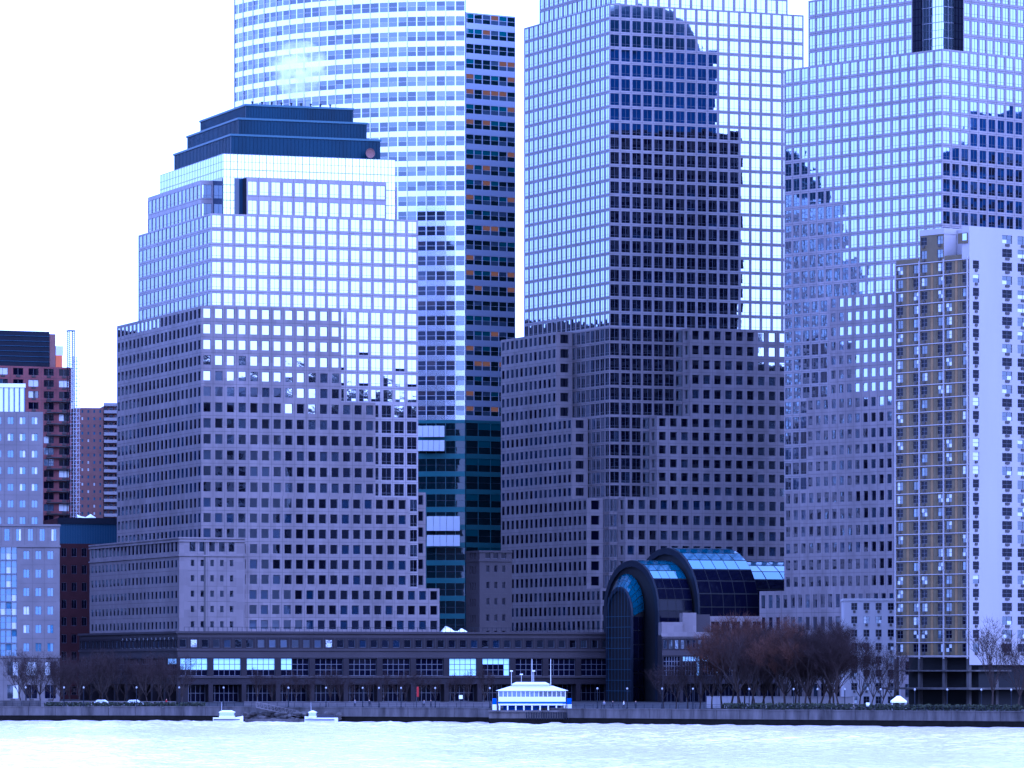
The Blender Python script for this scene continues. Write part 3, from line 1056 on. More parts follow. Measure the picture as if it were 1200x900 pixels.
Q.facade(b, Q.P(0, 14), -Q.l, 14, GZ, zt, 'granite_dark')
b.quad(Q.P(0, 0, zt), Q.P(w, 0, zt), Q.P(w, 14, zt), Q.P(0, 14, zt), 'roofing')
b.obj('wall', Q.root)
zr = Q.z(718, 0, 4)
Q.box(Q.sr(775, 3.0) + .1, Q.sr(800, 3), 3, 13, zt, Q.z(729, 0, 3), plain='granite_grey')
Q.box(Q.sr(800, 4), Q.sr(816, 4), 4, 13, zt, zr, plain='granite_grey')
Q.box(Q.sr(816, 4.4), Q.sr(832, 4.4), 4.4, 13, zt, Q.z(720, 0, 4), plain='granite_mid')
Q.box(Q.sr(832, 5), Q.sr(893, 5), 5, 13, zt, Q.z(722, 0, 4), R=dict(nx=5, nz=1, ww=.8, wh=.62, sill=.1, depth=.4, style='shop', nc=2, nr=1, mat='granite', joint=0))
b = MB()
b.obox(Q.P(-.2, -.45, zz[5] + .4), Q.r * w, Q.l * .43, Vector((0, 0, zt - zz[5] + .3)), 'granite_grey')
b.obj('cornice', Q.root)
Q.finish()

# ------------------------------------------------------------------ 6. apartment tower
A = Building('apartment_tower', 'tall apartment tower with brown panelled bays and blank white concrete wall', 'apartment tower', 1136, 1000, 38)
la = A.sl(1050, 0)
FH = 16.05 * 1000 / F
zt = A.z(303)
nfl = 29
zb = zt - nfl * FH
FL = dict(style='flat', nc=2, nr=2, depth=.12, joint=0, frame=.06, mull=.06, var=16)


def bayspec(nz, nx=6):
    return S(FL, nx=nx, nz=nz, ww=.5, wh=.6, sill=.28, mat='brown_panel', shift=lambda i: (-.17 if i % 2 == 0 else .17))


b = MB()
A.facade(b, A.P(0, la), -A.l, la, zb, zt, bayspec(nfl))
b.obj('wall', A.root)
xs = (1050, 1078, 1106.5, 1135)
ls = [A.sl(x, 0) for x in xs]
for k in range(nfl + 1):
    m = MB()
    m.obox(A.P(-.22, 0.1, zb + k * FH - .10), A.r * .2, A.l * (la - .1), Vector((0, 0, .16)), 'concrete_white')
    m.obj('floor_slab', A.root)
for l_ in ls:
    m = MB()
    m.obox(A.P(-.3, l_ - .12 if l_ > 1 else l_ + .05, zb - .6), A.r * .28, A.l * .24, Vector((0, 0, zt - zb + 1.0)), 'concrete_white')
    m.obj('post', A.root)
for i in range(3):       # raised panel strips on each bay
    for f_, mm in ((.38, 'brown_panel'), (.5, 'brown_panel_b'), (.62, 'brown_panel')):
        lc = ls[i] + (ls[i + 1] - ls[i]) * f_
        m = MB()
        m.obox(A.P(-.05, lc - .38, zb + .1), A.r * .04, A.l * .76, Vector((0, 0, zt - zb - .2)), mm)
        m.obj('panel', A.root)
# white river wall
cuts = [(1136, 1139.5, 0), (1139.5, 1148, 1), (1148, 1173.5, 0), (1173.5, 1187, 2), (1187, 1191.5, 0), (1191.5, 1206, 2), (1206, 1250, 0)]
zw = A.z(273)
nfw = 31
b = MB()
for (xa, xb_, nc) in cuts:
    ra, rb = A.sr(xa, 0), A.sr(xb_, 0)
    if nc == 0:
        A.facade(b, A.P(ra, 0), A.r, rb - ra, GZ + 9, zt + 2 * FH, 'concrete_white')
    else:
        zq_ = zt if nc == 1 else zt + 2 * FH
        nn = nfl if nc == 1 else nfl + 2
        A.facade(b, A.P(ra, 0), A.r, rb - ra, zb, zq_, S(FL, nx=1, nz=nn, ww=.86, wh=.62, sill=.28, mat='concrete_white', nc=nc, style='flatdark'))
        if nc == 1:
            A.facade(b, A.P(ra, 0), A.r, rb - ra, zt, zt + 2 * FH, 'concrete_white')
        A.facade(b, A.P(ra, 0), A.r, rb - ra, GZ + 9, zb, 'concrete_white')
rE = A.sr(1250, 0)
A.facade(b, A.P(0, 0), A.r, rE, zt + 2 * FH, zt + 2 * FH + 1.1, 'concrete_white')
A.facade(b, A.P(0, 2.2), -A.l, 2.2, zt, zt + 2 * FH + 1.1, 'concrete_white')
b.quad(A.P(rE, 0, zb), A.P(rE, la, zb), A.P(rE, la, zt + 3), A.P(rE, 0, zt + 3), 'concrete_white')
b.quad(A.P(0, 0, zt), A.P(rE, 0, zt), A.P(rE, la, zt), A.P(0, la, zt), 'roofing')
b.obj('wall', A.root)
# roof storeys: middle bay, stair block, balcony recess
m1, m2 = ls[2] + .1, ls[1]
A.box(.02, 9, m1, m2, zt + .02, zt + 2 * FH, L=bayspec(2, 2), plain='concrete_white', roof=None)
A.box(-.05, 9.2, m1 - .1, m2 + .1, zt + 2 * FH, zt + 2 * FH + 1.2, plain='concrete_white')
A.box(3.5, 14, 2.2, m1 - .15, zt + .02, zt + 2 * FH + .9, plain='concrete_white')
A.bar(-.1, .05, 2.3, m1 - .3, zt, zt + 1, 'brown_panel', 'parapet')
A.bar(-.1, .05, m2 + .3, la - .2, zt, zt + 1, 'brown_panel', 'parapet')
b = MB()
b.obox(A.P(-.35, 0.4, zt + 1.15 * FH), A.r * .3, A.l * 2.6, Vector((0, 0, .75 * FH)), 'brown_panel')
b.obox(A.P(-.4, 0.4, zt + 1.35 * FH), A.r * .04, A.l * 1.2, Vector((0, 0, .5 * FH)), 'glass_blue')
b.obj('balcony', A.root)
# open ground storeys
for l_ in ls:
    A.bar(.3, 1.0, l_ + .2, l_ + .9, GZ, zb - .2, 'concrete', 'column')
for r_ in (8, 16):
    A.bar(r_, r_ + .7, .6, 1.3, GZ, GZ + 6, 'concrete', 'column')
b = MB()
b.obox(A.P(-.3, .0, A.z(786) - .15), A.r * 12, A.l * (la + .5), Vector((0, 0, .3)), 'concrete')
b.obox(A.P(-3, -3, A.z(807) - .2), A.r * 20, A.l * (la + 4), Vector((0, 0, .4)), 'concrete')
b.obj('canopy', A.root)
b = MB()
b.obox(A.P(3.5, 1, GZ), A.r * 20, A.l * (la - 1), Vector((0, 0, zb - GZ - .3)), 'black')
b.obj('lobby_wall', A.root)
A.finish()

# white low block
B = Building('white_apartment_block', 'low white apartment block with air conditioners under its square windows', 'apartment block', 989, 1052, -2)
e, zt = B.sr(1056, 0), B.z(704)
B.box(0, e, 0, 18, GZ, zt, R=S(FL, nx=4, nz=8, ww=.5, wh=.54, sill=.3, mat='concrete_white', ends=.9, style='flatdark'), plain='concrete_white')
m = MB()
m.obox(B.P(-.15, -.15, zt), B.r * (e + .3), B.l * 18, Vector((0, 0, .5)), 'concrete_white')
m.obj('parapet', B.root)
B.finish()

# ------------------------------------------------------------------ 7. buildings at the north end
N1 = Building('stone_apartment_block', 'grey stone block with tall bay of blue glazing beside the dark warehouse', 'building', -40, 1185, 8)
e, zt, zm = N1.sr(70, 0), N1.z(614), N1.z(640)
xg, xg2 = N1.sr(-6, 0), N1.sr(20, 0)
SK = dict(style='sky', nc=2, nr=1, depth=.2, frame=.06, mull=.1, var=12, mat='stone_grey', joint=.03)
b = MB()
N1.facade(b, N1.P(0, 0), N1.r, e, zm, zt, S(SK, nx=8, nz=1, ww=.45, wh=.55, sill=.25))
zlo = N1.z(770)
N1.facade(b, N1.P(0, 0), N1.r, xg, zlo, zm, 'stone_grey')
N1.facade(b, N1.P(xg2, 0), N1.r, e - xg2, zlo, zm, S(SK, nx=3, nz=6, ww=.5, wh=.46, sill=.3, ends=.8))
N1.facade(b, N1.P(0, 0), N1.r, e, GZ, zlo, S(SK, nx=5, nz=2, ww=.6, wh=.6, sill=.2, style='flat'))
N1.facade(b, N1.P(e, 0), N1.l, 30, GZ, zt, 'stone_grey')
b.quad(N1.P(0, 0, zt), N1.P(e, 0, zt), N1.P(e, 30, zt), N1.P(0, 30, zt), 'roofing')
N1.facade(b, N1.P(xg, 0), N1.r, xg2 - xg, zlo, zm, dict(nx=4, nz=8, ww=.95, wh=.94, sill=.03, depth=.5, style='sky', nc=1, nr=2, mat='frame', joint=0, var=14))
b.obj('wall', N1.root)
for zz in (zm, zt - .3, zlo):
    m = MB()
    m.obox(N1.P(0, -.3, zz - .2), N1.r * (e + .2), N1.l * .28, Vector((0, 0, .5)), 'stone_grey')
    m.obj('cornice', N1.root)
N1.finish()

N2 = Building('stone_apartment_tower', 'grey stone apartment tower with pale louvred roof box rising over the stone block', 'apartment tower', -40, 1200, 8)
e, zt = N2.sr(50.5, 0), N2.z(482)
z0 = N2.z(614) - 1
N2.box(0, e, 0, 24, z0, zt, R=S(SK, nx=6, nz=7, ww=.5, wh=.44, sill=.25, ends=.6), plain='stone_grey')
zl = N2.z(449)
N2.box(4, N2.sr(29.5, 1), 1, 20, zt, zl, plain='louvre')
m = MB()
e2 = N2.sr(29.5, 1)
for i in range(9):
    rr = 4 + (e2 - 4.2) * i / 8
    m.obox(N2.P(rr, .75, zt), N2.r * .22, N2.l * .22, Vector((0, 0, zl - zt - .9)), 'metal_blue')
m.obox(N2.P(3.9, .7, zl - .9), N2.r * (e2 - 3.8), N2.l * .28, Vector((0, 0, .95)), 'white')
m.obj('louvre_fin', N2.root)
N2.finish()

N3 = Building('brick_apartment_tower', 'red brick apartment tower with dark metal roof plant and wide blue windows', 'apartment tower', -60, 1400, 25)
e, zt = N3.sr(84, 0), N3.z(430, 30, 0)
z0 = N3.z(640)
N3.box(0, e, 0, 26, z0, zt, R=S(SK, nx=8, nz=16, ww=.66, wh=.62, sill=.22, mat='brick_red', style='flat'), plain='brick_red')
zp = N3.z(388, 30, 0)
N3.box(2, N3.sr(58, 2.5), 2.5, 20, zt, zp, plain='metal_dark')
m = MB()
for i in range(1, 7):
    zz = zt + (zp - zt) * i / 7
    m.obox(N3.P(1.9, 2.32, zz), N3.r * (N3.sr(58, 2.5) - 1.9), N3.l * .16, Vector((0, 0, .15)), 'metal_blue')
m.obj('plant_rail', N3.root)
N3.box(N3.sr(58.2, 2.8), N3.sr(65, 2.8), 2.8, 18, zt, zp - .6, plain='brick_brown')
N3.box(N3.sr(65.3, 3), N3.sr(73, 3), 3, 12, zt, N3.z(416, 30, 3), plain='orange_panel')
N3.box(N3.sr(65.3, 3), N3.sr(74, 3), 3, 12, N3.z(416, 30, 3), N3.z(405, 30, 3), plain='louvre')
for k in range(13):
    m = MB()
    zz = z0 + (zt - z0) * (k + 1) / 16 - .3
    m.obox(N3.P(N3.sr(54, 0), -.9, zz), N3.r * (e - N3.sr(54, 0)), N3.l * .88, Vector((0, 0, .25)), 'concrete')
    m.obj('balcony_slab', N3.root)
N3.finish()

# builders' hoist and scaffold beside it
hb = Building('hoist_mast', 'dark lattice hoist mast rising beside the red brick tower roof', 'mast', 81, 1404, 25)
m = MB()
za, zb_ = zt - .2, hb.z(388)
for (rr, l_) in ((0, 0), (1.6, 0), (1.6, 1.6), (0, 1.6)):
    m.tube(hb.P(rr, l_, GZ + 20), hb.P(rr, l_, zb_), .13, .13, 'metal_dark', 4)
n = 34
for i in range(n):
    z_a, z_b = za - 10 + (zb_ - za + 10) * i / n, za - 10 + (zb_ - za + 10) * (i + 1) / n
    m.tube(hb.P(0, 0, z_a), hb.P(1.6, 0, z_b), .04, .04, 'metal_dark', 4)
    m.tube(hb.P(0, 0, z_a), hb.P(1.6, 0, z_a), .04, .04, 'metal_dark', 4)
    m.tube(hb.P(0, 1.6, z_b), hb.P(0, 0, z_a), .07, .07, 'metal_dark', 4)
m.obj('lattice', hb.root)
m = MB()
m.obox(hb.P(-.2, -.2, zb_), hb.r * 2.0, hb.l * 2.0, Vector((0, 0, .3)), 'metal_dark')
m.obj('mast_head', hb.root)

sf = Building('scaffold', 'pale tube scaffold standing against the end of the red brick tower', 'scaffold', 86, 1404, 25)
m = MB()
zs_ = sf.z(418)
for rr in (0, .9, 1.8):
    for l_ in (0, 2.2):
        m.tube(sf.P(rr, l_, GZ + 20), sf.P(rr, l_, zs_), .06, .06, 'frame_pale', 4)
m.obj('standard', sf.root)
m = MB()
for i in range(40):
    z_ = zs_ - 2.1 * i
    if z_ < 40: break
    for l_ in (0, 2.2):
        m.tube(sf.P(-.3, l_, z_), sf.P(2.2, l_, z_), .05, .05, 'frame_pale', 4)
    m.tube(sf.P(0, 0, z_), sf.P(1.8, 0, z_ - 2.1), .04, .04, 'frame_pale', 4)
    m.obox(sf.P(-.1, .2, z_ - 1.2), sf.r * 2.0, sf.l * 1.8, Vector((0, 0, .08)), 'louvre')
m.obj('brace', sf.root)

N4 = Building('brick_apartment_slab', 'distant pinkish brick apartment slab with a stack of balconies at its end', 'apartment building', 86, 1520, 10)
e, zt, z0 = N4.sr(121, 0), N4.z(478, 8, 0), N4.z(640)
N4.box(0, e, 0, 16, z0, zt, R=S(FL, nx=5, nz=19, ww=.32, wh=.42, sill=.3, mat='brick_brown', style='sky', nc=1, nr=1), plain='brick_brown')
e2 = N4.sr(140, 0)
N4.box(e, e2, .8, 16, z0, zt + .6, R=S(FL, nx=3, nz=19, ww=.7, wh=.6, sill=.2, mat='brick_brown', style='punch', nc=2, nr=1), plain='brick_brown')
for k in range(20):
    m = MB()
    zz = z0 + (zt + .6 - z0) * k / 19
    m.obox(N4.P(e + .2, -.7, zz), N4.r * (e2 - e - .4), N4.l * 1.45, Vector((0, 0, .95)), 'concrete_white')
    m.obj('balcony', N4.root)
N4.finish()

N5 = Building('dark_warehouse', 'dark brick block with blue metal attic standing between the stone block and the granite tower', 'building', 69, 1345, 15)
e, zt, zm = N5.sr(140, 0), N5.z(607), N5.z(637)
b = MB()
N5.facade(b, N5.P(0, 0), N5.r, e, GZ, zm, dict(nx=6, nz=9, ww=.5, wh=.5, sill=.25, depth=.2, style='shop', nc=2, nr=1, mat='brick_dark', joint=0))
N5.facade(b, N5.P(0, 0), N5.r, e, zm, zt - 1.6, 'metal_blue')
N5.facade(b, N5.P(0, 30), -N5.l, 30, GZ, zt, 'brick_dark')
b.quad(N5.P(0, 0, zt), N5.P(e, 0, zt), N5.P(e, 30, zt), N5.P(0, 30, zt), 'roofing')
b.obj('wall', N5.root)
m = MB()
m.obox(N5.P(-.3, -.4, zt - 1.6), N5.r * (e + .3), N5.l * .8, Vector((0, 0, 1.7)), 'metal_dark')
m.obj('fascia', N5.root)
m = MB()
for i in range(1, 24):
    m.obox(N5.P(e * i / 24, -.1, zm), N5.r * .12, N5.l * .1, Vector((0, 0, zt - 1.6 - zm)), 'metal_blue')
m.obj('attic_seam', N5.root)
N5.finish()
m = MB()
c0 = N5.P(N5.sr(98, 5), 5, zt)
for i in range(10):
    ph = math.pi * i / 9
    for j in range(4):
        a0 = c0 + N5.r * (j * 1.3 - 2) + Vector((0, 0, 0))
        r_ = .5 + .35 * math.sin(j * 2.3 + 1)
        p_ = [a0 + N5.l * (1.6 * math.cos(t_)) + Vector((0, 0, r_ * 1.5 * math.sin(t_))) for t_ in (ph, ph + math.pi / 9)]
        r2_ = .5 + .35 * math.sin((j + 1) * 2.3 + 1)
        a1 = a0 + N5.r * 1.3
        q_ = [a1 + N5.l * (1.6 * math.cos(t_)) + Vector((0, 0, r2_ * 1.5 * math.sin(t_))) for t_ in (ph, ph + math.pi / 9)]
        if i < 9: m.quad(p_[0], q_[0], q_[1], p_[1], 'sheet_white')
tag(m.obj('tarpaulin'), 'crumpled white tarpaulin lying on the dark warehouse roof', 'tarpaulin')
m = MB()
c0 = PD.P(PD.sr(531, 8), 8, Zs[6] + .02)
for j in range(6):
    for i in range(8):
        f = lambda i_, j_: c0 + PD.r * (j_ * 1.1 - 3.2) + PD.l * (1.4 * math.cos(math.pi * i_ / 8)) + Vector((0, 0, (1.1 + .7 * math.sin(j_ * 1.3)) * math.sin(math.pi * i_ / 8) * (.35 if j_ in (0, 6) else 1)))
        m.quad(f(i, j), f(i, j + 1), f(i + 1, j + 1), f(i + 1, j), 'sheet_white')
tag(m.obj('tarpaulin'), 'white tarpaulin heaped on the podium roof below the curved glass tower', 'tarpaulin')


# ------------------------------------------------------------------ the rest of the city, seen in the glass
def massing(name, label, cat, X, Y, w, d, h, deg, group, m='city_wall', base=GZ):
    a = math.radians(deg)
    u = Vector((math.cos(a), math.sin(a), 0)); n = Vector((-math.sin(a), math.cos(a), 0))
    root = empty(name, (X, Y, base), label, cat, group)
    o = Vector((X, Y, base))
    wall = MB()
    wall.obox(o - u * (w / 2), u * w, n * d, Vector((0, 0, h)), m)
    wall.obox(o - u * (w * .3) + n * (d * .2) + Vector((0, 0, h)), u * (w * .6), n * (d * .6), Vector((0, 0, h * .05 + 3)), m)
    wall.obj('wall', root)
    g = MB()
    k = int(h / 3.9)
    for i in range(k):
        z = i * 3.9 + 1.2
        for (p0, ax, L, nn) in ((o - u * (w / 2), u, w, -n), (o + u * (w / 2), n, d, u), (o + u * (w / 2) + n * d, -u, w, n), (o - u * (w / 2) + n * d, -n, d, -u)):
            p1 = p0 + ax * .8 + nn * .06 + Vector((0, 0, z)); p2 = p1 + ax * (L - 1.6)
            g.quad(p1, p2, p2 + Vector((0, 0, 2.2)), p1 + Vector((0, 0, 2.2)), 'glass_shop')
    g.obj('window_band', root)
    return root


G1 = 'office towers on the far bank'
massing('filler_slab', 'long unseen slab added to close the gaps between the far bank towers', 'added slab', 1130, -220, 520, 40, 172, 0, None, base=2.4)  # added slab, blocks bright sky between the towers in the reflections
for (X, Y, w, d, h) in ((900, -110, 46, 40, 120), (985, -90, 44, 44, 158), (1036, -130, 40, 40, 166), (1080, -80, 36, 40, 171), (1126, -120, 44, 40, 163),
                        (1174, -85, 40, 44, 181), (1230, -130, 50, 40, 176), (1300, -100, 46, 46, 150), (700, -140, 50, 40, 95), (500, -120, 44, 40, 110),
                        (1400, -110, 50, 50, 205), (250, -160, 40, 40, 80), (-250, -150, 50, 40, 90), (-600, -130, 60, 40, 120),
                        (-860, -110, 60, 40, 132), (-940, -90, 56, 40, 150), (-1010, -120, 60, 44, 141), (-1085, -90, 60, 40, 158), (-1160, -120, 64, 44, 148), (-1240, -95, 60, 40, 137), (-1330, -120, 70, 40, 152)):
    massing('far_bank_tower', 'plain office tower on the far bank of the river', 'office tower', X, Y, w, d, h, rnd.uniform(-15, 15), G1, base=2.4)
massing('granite_tower', 'granite office tower south of the broad tower', 'office tower', 292, 1190, 54, 54, 152, 3, None, 'city_blue')
massing('reflection_blocker', 'dark unseen block added behind the tallest granite tower to darken reflections', 'office tower', 46, 1395, 40, 45, 190, 3, None)  # added out of view so the curved tower's side glass reflects dark
massing('apartment_tower', 'plain apartment tower south of the brown panelled one', 'apartment tower', 318, 1075, 52, 40, 112, 5, None, 'city_wall')
G2 = 'apartment blocks north of the stone tower'
for (X, Y, w, d, h) in ((-195, 1370, 50, 40, 104), (-245, 1420, 50, 44, 112), (-205, 1480, 40, 50, 110), (-300, 1480, 60, 50, 118), (-330, 1380, 46, 46, 96), (-215, 1228, 44, 40, 84), (-270, 1280, 50, 40, 92), (-330, 1240, 60, 44, 88), (-420, 1300, 70, 50, 95), (-192, 1528, 50, 50, 113), (-262, 1560, 70, 50, 118)):
    massing('apartment_block', 'plain apartment block north of the stone apartment tower', 'apartment block', X, Y, w, d, h, 12, G2, 'city_wall')


# ------------------------------------------------------------------ bare trees
def tree_meshes(seed, H, spread, twig, top=5):
    R = random.Random(seed)
    tr, cr = MB(), MB()

    def ribbon(a, b_, w, m):
        d = (b_ - a)
        s = d.cross(Vector((R.gauss(0, 1), R.gauss(0, 1), R.gauss(0, 1))))
        if s.length < 1e-6:
            return
        s = s.normalized() * w
        cr.tri(a - s, a + s, b_, m)

    def grow(p, d, L, r, lev):
        q = p
        n = 3 if lev < 3 else 2
        dd = d.copy()
        for i in range(n):
            dd = (dd + Vector((R.gauss(0, .10), R.gauss(0, .10), .05))).normalized()
            q2 = q + dd * (L / n)
            ra, rb = r * (1 - .35 * i / n), r * (1 - .35 * (i + 1) / n)
            if lev <= 2:
                tr.tube(q, q2, ra, rb, 'bark', 6 if lev < 1 else 4)
            else:
                ribbon(q, q2, max(ra * .8, .02), twig)
            if lev >= 1 and lev < top:
                for _ in range(1 if lev < 4 else 2):
                    side = Vector((R.gauss(0, 1), R.gauss(0, 1), R.gauss(.35, .5))).normalized()
                    nd = (dd * .9 + side * spread).normalized()
                    grow(q2, nd, L * R.uniform(.5, .72), r * .5, lev + 1)
            q = q2
        if lev == 0:
            k = R.randint(4, 6)
            for j in range(k):
                t = 2 * math.pi * (j + R.random() * .6) / k
                nd = Vector((math.cos(t) * spread, math.sin(t) * spread, 1.0)).normalized()
                grow(q, nd, H * R.uniform(.30, .40), r * .5, 1)
            grow(q, dd, H * .42, r * .6, 1)
        elif lev < top:
            for _ in range(2):
                side = Vector((R.gauss(0, 1), R.gauss(0, 1), R.gauss(.3, .4))).normalized()
                grow(q, (dd + side * spread * .8).normalized(), L * .62, r * .45, lev + 1)
        else:
            for _ in range(2):
                side = Vector((R.gauss(0, 1), R.gauss(0, 1), R.gauss(.4, .4))).normalized()
                ribbon(q, q + (dd + side).normalized() * R.uniform(.5, 1.4), .018, twig)
    grow(Vector((0, 0, 0)), Vector((0, 0, 1)), H * .22, H * .016, 0)
    return tr.mesh('trunk'), cr.mesh('crown')


TREES = [tree_meshes(s, h, sp, tw) for s, h, sp, tw in ((1, 10, .62, 'twig'), (2, 10, .55, 'twig'), (3, 10, .7, 'twig_red'), (4, 10, .42, 'twig'))]
SPARSE = [tree_meshes(s, 10, sp, 'twig', 4) for s, sp in ((21, .6), (22, .5), (23, .7), (24, .45))]
YOUNG = [tree_meshes(s, 10, .33, 'twig', 4) for s in (11, 12)]


def plant(x, back, h, var, label, group, bank=TREES):
    p_ = shore_at(x, back)
    root = empty('bare_tree', p_, label, 'tree', group)
    k = h / 10.0
    a = rnd.uniform(0, 6.28)
    for nm, me in zip(('trunk', 'crown'), bank[var]):
        o = bpy.data.objects.new(nm, me)
        o.parent = root
        o.scale = (k * rnd.uniform(.95, 1.1), k * rnd.uniform(.95, 1.1), k) if nm == 'trunk' else root_s
        if nm == 'trunk':
            root_s = o.scale.copy()
        o.rotation_euler = (0, 0, a)
        COL.objects.link(o)
    return root


NL = 'bare leafless tree in the dense row before the dark warehouse and podium'
for x in range(22, 212, 9):
    plant(x + rnd.uniform(-3, 3), rnd.uniform(24, 60), rnd.uniform(8.5, 11), rnd.choice((0, 1, 2, 3)), NL, 'bare trees at the north end', SPARSE)
RL = 'bare leafless tree in the thick grove before the broad granite tower'
for i in range(20):
    x = 866 + i * 6.3
    plant(x + rnd.uniform(-3, 3), rnd.uniform(12, 42), rnd.uniform(11.5, 15.6), rnd.choice((0, 2, 1, 3) if i < 13 else (0, 1, 3)), RL, 'bare trees in the riverside grove', TREES if i % 3 else SPARSE)
for x, h in ((846, 14), (857, 15.5), (868, 16)):
    plant(x, 26, h, 2, 'bare tree with reddish brown twigs at the edge of the grove by the terrace building', 'reddish trees')
for x, h in ((778, 8), (792, 9), (806, 9), (820, 10), (834, 11)):
    plant(x, rnd.uniform(20, 40), h, 0, 'smaller bare tree in front of the terrace building', 'small trees by the terrace', SPARSE)
for x, h in ((1008, 12), (1022, 11), (1034, 10), (1046, 10)):
    plant(x, 20, h, 3, 'bare tree standing before the low white apartment block', 'trees by the white block', SPARSE)
plant(1162, 14, 15, 1, 'tall bare tree standing alone before the blank white wall of the apartment tower', None, YOUNG)
plant(1193, 18, 13, 0, 'bare tree by the far corner of the white apartment tower wall', None, SPARSE)
for x in (300, 318, 336, 349, 366, 385, 400, 412, 433, 452, 466, 474, 492, 512, 531, 551, 566):
    plant(x + rnd.uniform(-3, 3), rnd.uniform(60, 75), rnd.uniform(5.5, 7.5), rnd.choice((0, 1)), 'slim young bare tree in front of the podium arcade', 'young trees along the podium', YOUNG)


# ------------------------------------------------------------------ hedges, walls, railing
def hedge(x0, x1, back, h, label):
    R = random.Random(int(x0))
    root = empty('hedge', shore_at((x0 + x1) / 2, back), label, 'hedge')
    b = MB()
    n = int((x1 - x0) * 8)
    for i in range(n):
        p_ = shore_at(R.uniform(x0, x1), back + R.uniform(-1.2, 1.2)) + Vector((0, 0, R.random() ** .7 * h))
        d = Vector((R.gauss(0, 1), R.gauss(0, 1), R.gauss(0, 1))).normalized() * R.uniform(.15, .4)
        e_ = d.cross(Vector((R.gauss(0, 1), R.gauss(0, 1), R.gauss(0, 1)))).normalized() * R.uniform(.1, .3)
        b.quad(p_ - d, p_ + e_, p_ + d, p_ - e_, 'shrub')
    b.obj('foliage', root)
    st = MB()
    for i in range(int((x1 - x0) / 4)):
        p_ = shore_at(x0 + 4 * i + 2, back)
        st.tube(p_, p_ + Vector((0, 0, h * .7)), .05, .02, 'bark', 4)
    o = st.obj('stems', root)
    o['kind'] = 'stuff'


hedge(846, 1000, 7, 1.3, 'low dark hedge under the riverside grove')
hedge(1002, 1198, 7, 1.2, 'low dark hedge before the brown panelled apartment tower')
hedge(52, 240, 10, .9, 'low dark hedge along the esplanade before the north row of trees')


def low_wall(x0, x1, back, h, m, label, n):
    a, c = shore_at(x0, back), shore_at(x1, back)
    u = (c - a); L = u.length; u.normalize(); nn = Vector((-u.y, u.x, 0))
    root = empty('garden_wall', a, label, 'wall')
    for i in range(n):
        w = L / n
        b = MB()
        b.obox(a + u * (i * w + .02), u * (w - .04), nn * .4, Vector((0, 0, h)), m)
        b.obox(a + u * (i * w + .02) - nn * .06 + Vector((0, 0, h)), u * (w - .04), nn * .52, Vector((0, 0, .12)), m)
        b.obj('wall_block', root)


low_wall(17, 206, 20, 1.0, 'stone_grey', 'long low stone wall under the north row of trees', 16)
low_wall(828, 1000, 48, 2.4, 'concrete_white', 'pale low wall behind the trunks of the riverside grove', 14)
low_wall(286, 575, 45, .9, 'stone_grey', 'low stone wall in front of the podium arcade', 22)
low_wall(-20, 48, 2.2, 1.3, 'concrete', 'raised concrete parapet at the north end of the seawall', 5)

rl = empty('railing', shore_at(300, 1), 'thin dark metal railing along the top of the seawall', 'railing')
post, bars = MB(), MB()
prev = None
x = -5
while x < 1205:
    p_ = shore_at(x, 1.2)
    post.obox(p_ + Vector((-.04, -.04, 0)), (.08, 0, 0), (0, .08, 0), (0, 0, 1.1), 'metal_dark')
    if prev is not None:
        for z in (1.08, .75, .42):
            bars.tube(prev + Vector((0, 0, z)), p_ + Vector((0, 0, z)), .025, .025, 'metal_dark', 4)
    prev = p_
    x += 10
o = post.obj('posts', rl); o['kind'] = 'stuff'
bars.obj('rail', rl)


# lamps
def lamp_post(x, back, h, label):
    p_ = shore_at(x, back)
    root = empty('street_lamp', p_, label, 'street lamp', 'lamps along the esplanade')
    b = MB()
    b.lathe(p_, [(.2, 0), (.2, .3), (.1, .4), (.07, h - .4), (.12, h - .35), (.12, h - .25)], 'metal_dark', 8)
    b.obj('pole', root)
    b = MB()
    b.lathe(p_ + Vector((0, 0, h - .25)), [(.08, 0), (.17, .1), (.2, .25), (.13, .4), (0, .45)], 'lamp_globe', 10)
    b.obj('globe', root)
    return root


for x in (30, 75, 98, 160, 210, 262, 338, 382, 425, 444, 470, 510, 574, 700, 735, 776, 812, 878, 930, 958, 990, 1032, 1072, 1110, 1150, 1185):
    lamp_post(x, 8, 4.2, 'slim dark lamp post with pale globe on the riverside esplanade')


# ------------------------------------------------------------------ ferry landing
fx = lambda x, d=1012.0: px(x, d)
FD = 1012.0
bg_ = empty('landing_barge', (fx(640), FD, 0), 'dark floating barge with fender piles under the ferry house', 'barge')
b = MB()
b.box(fx(573), fx(700), FD - 2, FD + 7.0, -.6, 1.1, 'concrete_wet')
b.box(fx(573), fx(700), FD - 1.95, FD + 7.0, 1.1, 2.35, 'concrete')
b.obj('hull', bg_)
b = MB()
b.box(fx(572), fx(701), FD - 2.3, FD + 7.0, 2.36, 2.75, 'concrete')
b.obj('deck', bg_)
for i in range(28):
    x = 617 + i * 2.9
    if 672 < x < 675:
        continue
    b = MB()
    b.tube((fx(x), FD - 2.55, .9), (fx(x), FD - 2.55, 2.35), .11, .11, 'metal_dark', 6, True)
    b.obj('fender_pile', bg_)
fh = empty('ferry_house', (fx(624), FD, 2.75), 'white ferry house with blue stripe, hipped roof and masts on the barge', 'ferry terminal')
x0, x1 = fx(584), fx(663)
y0, y1 = FD, FD + 6.5
zf = 2.75
z_l, z_s, z_w, z_e = 3.75, 4.1, 5.5, 6.75
b = MB()
b.box(x0, x1, y0, y1, z_l, z_s, 'white')
b.box(x0 - .02, x1 + .02, y0 - .02, y1 + .02, z_s, z_s + .38, 'blue_paint')
b.box(x0, x1, y0, y1, z_s + .38, z_w, 'white')
